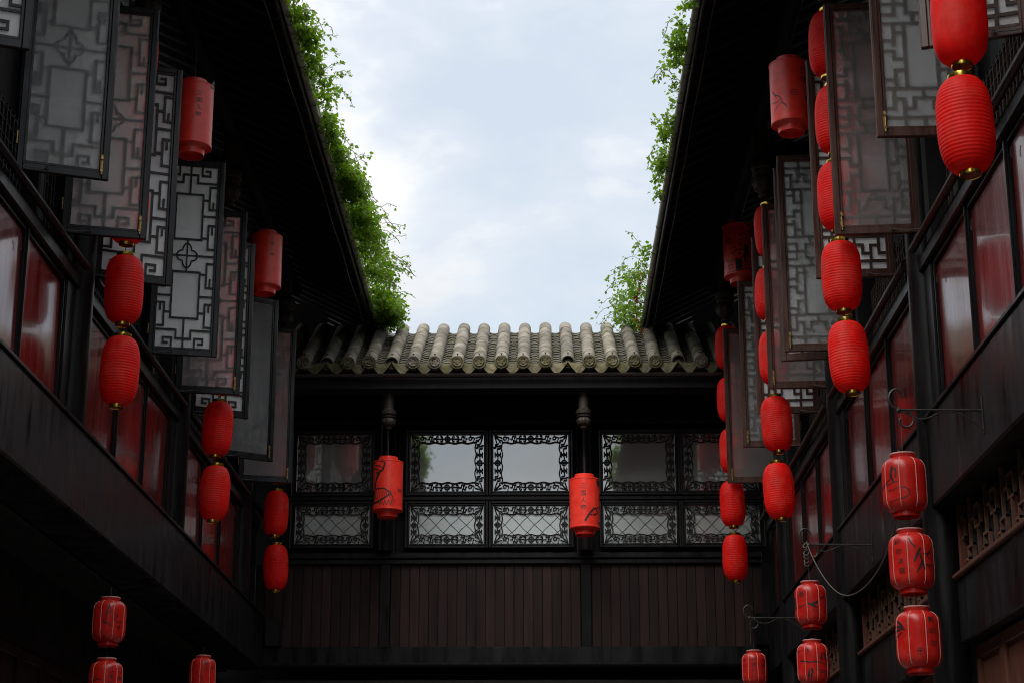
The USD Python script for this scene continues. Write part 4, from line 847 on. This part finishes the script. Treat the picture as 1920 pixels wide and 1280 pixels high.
# ------------------------------------------------------------------ ribbed painted lanterns
PROF = [(.078, 0), (.084, -.002), (.084, -.010), (.079, -.030), (.090, -.036), (.118, -.050), (.136, -.072), (.144, -.10), (.146, -.15), (.146, -.27), (.145, -.325), (.138, -.355), (.120, -.380), (.098, -.393), (.088, -.398), (.090, -.425), (.086, -.430), (.080, -.428), (.076, -.396), (0, -.394)]
PZ = np.array([-p[1] for p in PROF[:17]]); PR = np.array([p[0] for p in PROF[:17]])
def painted(label, loc, rib_deg, art, cx, top, m, scale=1.0, group='ribbed painted lanterns', wires=None):
    t = thing('painted_lantern', label, 'lantern', group, loc)
    phi0 = math.atan2(-loc[1], -loc[0]); th0 = phi0 + math.radians(rib_deg)
    def lobes(a): return 1 - .016 * (1 - np.abs(np.sin(4 * (a - th0))) ** .8)
    def rf(a, z): return lobes(a) if -.39 < z < -.034 else np.ones_like(a)
    p2 = []
    for (r0, z0), (r1, z1) in zip(PROF[:-1], PROF[1:]):
        n = max(1, int(abs(z1 - z0) / .02)); p2 += [(r0 + (r1 - r0) * i / n, z0 + (z1 - z0) * i / n) for i in range(n)]
    p2.append(PROF[-1])
    MB().lathe([(r * scale, z * scale) for r, z in p2], 96, rf=lambda a, z: rf(a, z / scale)).build('shade', 'red_vinyl', t, smooth=40)
    MB().lathe([(.0845 * scale, .001), (.087 * scale, -.002), (.086 * scale, -.008), (.083 * scale, -.009)], 40).build('rim', 'pale_rib', t, smooth=40)
    zz = np.linspace(-.037, -.375, 26)
    for k in range(8):
        a = th0 + k * PI / 4; r = np.interp(-zz, PZ, PR) * .984 + .0005
        MB().tube(np.column_stack([r * math.cos(a), r * math.sin(a), zz]) * scale, .0030 * scale, 6).build('rib', 'pale_rib', t, smooth=True)
    MB().tube(np.array([(0, 0, -.40 * scale), (.001, 0, -.1), (0, 0, .05), (0, 0, .095)]), .0028, 6).build('cord', 'cord', t)
    if art:
        rfun = lambda a, z: np.interp(-z / scale, PZ, PR) * lobes(a) * scale
        ink_mesh(art, face_map(loc, .145 * scale, cx, top, m, rfun), .012 / m).build('brush_painting', 'ink', t)
    return t
random.seed(14)
painted('ribbed red lantern with a painted boat and curling line, topmost under the near iron bracket', (2.405, 12.17, 4.49), -12,
    [S([(290, 320), (266, 400), (266, 470), (305, 560)], 26, 34), S([(330, 350), (346, 400), (340, 440), (325, 490)], 26, 14), S([(120, 620), (190, 550), (268, 490)], 16, 14), S([(200, 596), (300, 556), (380, 550)], 12, 10), S([(215, 690), (250, 668), (290, 684), (330, 656), (378, 648)], 9, 8), S([(378, 640), (480, 650), (540, 700), (546, 752), (490, 800), (400, 820), (230, 850)], 12, 9)], 470, 60, .00041)
painted('ribbed red lantern with four written characters and bamboo leaves, middle of the near three', (2.42, 12.17, 3.98), -9,
    letters('輕筠滴露', 268, 345, 100, 160, 20) + [S([(465, 300), (500, 380), (540, 420), (590, 442)], 20, 12), S([(545, 415), (548, 472)], 12), S([(642, 470), (592, 570), (535, 685)], 26, 40), S([(640, 560), (668, 690), (702, 805)], 22, 38), S([(662, 690), (620, 780), (575, 855)], 20, 34), S([(690, 560), (760, 542), (835, 520)], 14, 16), S([(762, 572), (818, 455)], 14), S([(745, 570), (775, 620), (830, 640)], 10, 14), S([(720, 730), (850, 742)], 18, 12), S([(760, 760), (810, 820)], 12)], 490, 95, .00038)
painted('ribbed red lantern with dark brushed leaves and a round seal, lowest of the near three', (2.435, 12.17, 3.47), -25,
    [S([(180, 365), (230, 430), (272, 482)], 24, 30), S([(150, 440), (210, 450), (282, 510)], 22, 28), S([(155, 500), (240, 492)], 24, 14), S([(160, 592), (240, 532)], 18, 12), S([(505 + 56 * math.cos(t), 835 + 50 * math.sin(t)) for t in np.linspace(0, 6.28, 16)], 5, 5, False), S([(470, 830), (540, 825)], 10), S([(500, 800), (505, 870)], 8)] + letters('舊明吹', 690, 360, 105, 178, 10), 487, 130, .00041)
painted('ribbed red lantern with a splayed leaf sprig, upper one on the middle right bracket', (2.385, 16.6, 4.38), -14,
    letters('高', 210, 225, 70, 60) + [S([(285, 330), (320, 352), (342, 388)], 10, 16), S([(290, 345), (350, 340), (402, 330)], 12, 14), S([(330, 352), (392, 382)], 18, 10), S([(345, 335), (405, 310)], 14, 8), S([(165, 355), (220, 361), (250, 349)], 7, 9), S([(180, 385), (212, 372)], 5), S([(345, 400), (372, 452)], 6), S([(385, 405), (412, 458)], 6), S([(440, 275), (472, 250)], 16, 8), S([(138, 260), (140, 400)], 10)], 317, 65, .00075, .97)
painted('ribbed red lantern with painted twig, lower one on the middle right bracket', (2.38, 16.6, 3.86), -29,
    [S([(200, 1000), (300, 1022), (400, 1014), (492, 1046)], 12, 9), S([(445, 915), (430, 1000)], 10, 22), S([(468, 915), (492, 1000)], 10, 22), S([(292, 1105), (278, 1192)], 12, 24), S([(318, 1095), (346, 1136)], 18, 12), S([(322, 1130), (310, 1196)], 12, 18), S([(268, 868), (300, 900), (290, 920)], 7, 5), S([(285, 870), (262, 962)], 5), S([(165, 900), (215, 884)], 6), S([(165, 880), (180, 915)], 5), S([(410, 1108), (512, 1120)], 6), S([(410, 1130), (512, 1142)], 6), S([(380, 1050), (375, 1120)], 5)], 338, 755, .00075, .97)
painted('small ribbed red lantern with columns of writing, at the foot of the right far corner', (2.38, 21.2, 4.37), -29,
    letters('例嶺向口', 510, 580, 120, 150, 0) + letters('本江三人', 272, 590, 95, 150, 0) + letters('人国江', 780, 590, 110, 170, 0), 540, 310, .00039, .97)
painted('dim ribbed red lantern with a painted peak, upper one under the left beam', (-3.715, 15.95, 4.15), 14,
    [S([(405, 190), (378, 300), (368, 385)], 9, 12), S([(405, 190), (432, 290)], 9, 8), S([(380, 290), (432, 290)], 6), S([(340, 388), (400, 430), (442, 452)], 8, 14), S([(490, 310), (515, 330), (480, 370), (505, 410)], 9, 9), S([(500, 402), (580, 398)], 8), S([(545, 440), (530, 505)], 12, 6), S([(515, 460), (570, 465)], 6), S([(345, 410), (440, 415)], 5)], 415, 80, .00067, .97)
painted('ribbed red lantern with written characters, lower one under the left beam', (-3.715, 15.95, 3.63), -4,
    letters('江天明', 430, 1035, 80, 92, 0) + letters('日本' if '日' in GLYPHS else '口本', 535, 1035, 60, 95, 0) + [S([(195, 1180), (240, 1162), (270, 1150), (332, 1170)], 9, 8), S([(215, 1140), (250, 1120)], 6)], 364, 885, .00067, .97)
painted('dim ribbed red lantern alone under the far end of the left beam', (-3.68, 20.3, 4.21), 33,
    letters('高口', 1680, 935, 62, 70, 0) + letters('例', 1765, 1000, 60, 70, 0) + [S([(1590, 1100), (1650, 1120), (1640, 1165)], 6, 6)], 1640, 835, .00082, .97)

# ------------------------------------------------------------------ iron scroll brackets
def scroll_bracket(label, y, z, tip_x, wall_x, skew=0.0):
    t = thing('lantern_bracket', label, 'bracket', 'iron scroll brackets on the right wing')
    L = wall_x - tip_x
    def P(u, w): return np.column_stack([wall_x - np.asarray(u), np.full(np.shape(u), y) + skew * np.asarray(u), z + np.asarray(w)])
    MB().cbox((wall_x - .008, y - .012, z - .16), (wall_x + .0, y + .012, z + .10), .003).build('wall_plate', 'iron', t)
    MB().tube(P(np.linspace(0, L, 6), np.linspace(0, .005, 6)), .0085, 8).build('arm', 'iron', t)
    u = np.linspace(0, L, 26); w = -.14 + .14 * np.sin(np.clip(u / (L * .42), 0, 1) * PI / 2) ** .9 - .055 * np.sin(np.clip((u - .42 * L) / (.58 * L), 0, 1) * PI) ** 2 * 1.0
    MB().tube(P(u, w - .004), .0065, 7).build('brace', 'iron', t)
    a = np.linspace(-1.9, 3.0, 26); r = np.linspace(.072, .060, 26)
    MB().tube(P(L - .005 - r * np.cos(a + PI) * .8 - .0, .085 + r * np.sin(a)), .0085, 8).build('upper_scroll', 'iron', t)
    a = np.linspace(1.7, 6.6, 26); r = np.linspace(.066, .034, 26)
    MB().tube(P(L - .05 + r * np.cos(a), -.068 + r * np.sin(a)), .0085, 8).build('lower_scroll', 'iron', t)
    MB().lathe([(0, .02), (.014, .012), (.017, 0), (.014, -.012), (0, -.02)], 10, (tip_x + .01, y + skew * L, z)).build('collar', 'iron', t)
    MB().tube(np.array([(tip_x + .025, y + skew * L, z - .01), (tip_x + .02, y, z - .30)]), .0028, 5).build('hanger', 'wire', t)
    return t
scroll_bracket('iron scroll bracket with curled tip above three painted lanterns', 12.17, 4.79, 2.385, XR - .07)
scroll_bracket('iron scroll bracket with a cable tied to its tip', 16.6, 4.71, 2.36, XR - .07)
scroll_bracket('thin iron scroll bracket in the far right corner', 21.2, 4.735, 2.33, XR - .07, skew=.0)
cb = thing('cable', 'pale slack cable sagging from the middle iron bracket to the near lanterns', 'cable')
K = np.array([(2.37, 16.58, 4.74), (2.385, 16.35, 4.55), (2.405, 15.8, 4.26), (2.43, 15.1, 4.02), (2.445, 14.3, 3.93), (2.45, 13.5, 3.96), (2.445, 12.85, 4.10), (2.43, 12.4, 4.27), (2.405, 12.17, 4.44)])
from scipy.interpolate import CubicSpline
MB().tube(CubicSpline(np.arange(len(K)), K)(np.linspace(0, len(K) - 1, 60)), .0055, 7).build('line', 'cable', cb, smooth=True)
kn = MB(); random.seed(2)
for i in range(6):
    t = np.linspace(0, 2 * PI, 13)[:-1]; o = np.array([2.36, 16.57, 4.70 - .035 * i]); r = random.uniform(.012, .024); tl = random.uniform(-.6, .6)
    kn.tube(o + np.column_stack([r * np.cos(t), r * .6 * np.sin(t), r * np.sin(t + tl)]), .0065, 6, closed=True)
kn.build('knot', 'cable', cb, smooth=True)
# ------------------------------------------------------------------ creepers on the eaves
def leaves_mesh(C, size, rng, out):
    n = len(C); a = rng.normal(size=(n, 3)) * .8 + np.array([out * .5, 0, -.55]); a /= np.linalg.norm(a, axis=1, keepdims=True)
    nn = rng.normal(size=(n, 3)) + np.array([0, -.3, .8]); b = np.cross(nn, a); b /= np.linalg.norm(b, axis=1, keepdims=True); nn = np.cross(a, b)
    s = size * rng.uniform(.5, 1.5, n)[:, None]
    p0 = C; p1 = C + a * s * .38 + b * s * .36 + nn * s * .10; p2 = C + a * s; p3 = C + a * s * .38 - b * s * .36 + nn * s * .10
    p4 = C + a * s * .42
    V = np.stack([p0, p1, p2, p3, p4], 1).reshape(-1, 3); k = np.arange(n)[:, None] * 5
    F = np.vstack([k + [0, 1, 4], k + [1, 2, 4], k + [2, 3, 4], k + [3, 0, 4]])
    return V, F
def creeper(name, label, ex, out, z0, keys, density, seed, size=.044, dry=None):
    """keys: (y, reach) along the eave; stems spring from the roof edge, arch outward and trail."""
    rng = np.random.default_rng(seed); ky = np.array([k[0] for k in keys]); kr = np.array([k[1] for k in keys])
    t = thing(name, label, 'creeper', 'green creepers trailing over the eaves')
    C = []; stems = MB(); y = ky[0]
    n = int((ky[-1] - ky[0]) * density); cl = rng.uniform(ky[0], ky[-1], int((ky[-1] - ky[0]) * 3.2)); cw = rng.uniform(.35, 1.0, len(cl))
    pick = rng.integers(0, len(cl), n); ys = np.clip(cl[pick] + rng.normal(size=n) * .22, ky[0], ky[-1]); ys = np.where(rng.random(n) < .25, rng.uniform(ky[0], ky[-1], n), ys)
    gain = np.exp(-((ys[:, None] - cl[None]) / .22) ** 2) @ cw; gain = gain / np.percentile(gain, 85)
    for y, gn in zip(ys, gain):
        reach = np.interp(y, ky, kr) * min(1.05, .68 + .4 * gn) * rng.uniform(.15, 1.0) ** .8
        if reach < .03: continue
        L = 9; u = np.linspace(0, 1, L)
        up = rng.uniform(.0, .24) * min(1, reach * 2.5); dn = rng.uniform(.0, .55) * reach; dy = rng.normal() * .25 * reach
        x = ex + out * (-.06 + (reach + .02) * u ** .8); z = z0 + up * np.sin(u * PI * .75) - dn * u ** 2; yy = y + dy * u
        P = np.column_stack([x, yy, z]) + rng.normal(size=(L, 3)) * .012
        if rng.random() < .45: stems.tube(P, .0034, 4)
        k = int(6 + reach * 62 * rng.uniform(.5, 1.5)); w = rng.random(k) ** 1.0
        q = np.column_stack([np.interp(w, u, P[:, i]) for i in range(3)]) + rng.normal(size=(k, 3)) * .028
        C.append(q)
    for _ in range(int((ky[-1] - ky[0]) * 4)):                    # a few long loose tendrils
        y = rng.uniform(ky[0], ky[-1]); reach = np.interp(y, ky, kr) * rng.uniform(.95, 1.22)
        if reach < .15: continue
        u = np.linspace(0, 1, 10); P = np.column_stack([ex + out * reach * u, y + rng.normal() * .2 * u, z0 + .18 * np.sin(u * 2.4) - .15 * u ** 2 * rng.uniform(-1, 2)]) + rng.normal(size=(10, 3)) * .01
        stems.tube(P, .0035, 4); w = rng.uniform(.3, 1, 12); C.append(np.column_stack([np.interp(w, u, P[:, i]) for i in range(3)]) + rng.normal(size=(12, 3)) * .018)
    C = np.vstack(C)
    tag(put('leaves', leaves_mesh(C, size, rng, out), 'leaf', t), kind='stuff')
    tag(stems.build('stem', 'stem', t), kind='stuff')
    if dry:
        for P in dry:
            P = CubicSpline(np.arange(len(P)), np.array(P))(np.linspace(0, len(P) - 1, 24)); MB().tube(P, .004, 5).build('dry_stem', 'stem', t)
            w = rng.integers(0, 24, 42); tag(put('dry_leaves', leaves_mesh(P[w] + rng.normal(size=(42, 3)) * .014, .055, rng, out), 'dry_leaf', t), kind='stuff')
    print(name, len(C), 'leaves')
    return t
creeper('creeper', 'thick green creeper spilling along the whole left eave', -2.37 + .13, 1, 9.49,
    [(14.2, .03), (15.1, .10), (16.0, .26), (16.7, .22), (17.2, .30), (17.8, .28), (18.2, .12), (18.7, .21), (19.4, .27), (20.2, .35), (21.2, .44), (22.2, .52), (23.2, .55), (24.2, .50), (25.0, .34), (25.4, .1)], 80, 4)
creeper('creeper', 'thin green creeper along the upper right eave', 1.47 - .13, -1, 9.48,
    [(14.0, .05), (14.6, .10), (15.3, .11), (16.2, .17), (17.0, .20), (17.3, .08), (17.8, .10), (18.6, .15), (19.4, .14), (20.0, .08), (20.4, .02)], 30, 6)
creeper('creeper', 'small green creeper with a rust-brown dry strand at the right roof corner', 1.47 - .13, -1, 9.48,
    [(22.0, .05), (22.5, .30), (23.2, .42), (23.9, .55), (24.6, .50), (25.2, .35), (25.6, .1)], 28, 9,
    dry=[[(1.36, 23.0, 9.50), (1.30, 23.6, 9.46), (1.28, 24.1, 9.36), (1.33, 24.3, 9.22), (1.40, 24.4, 9.10)]])
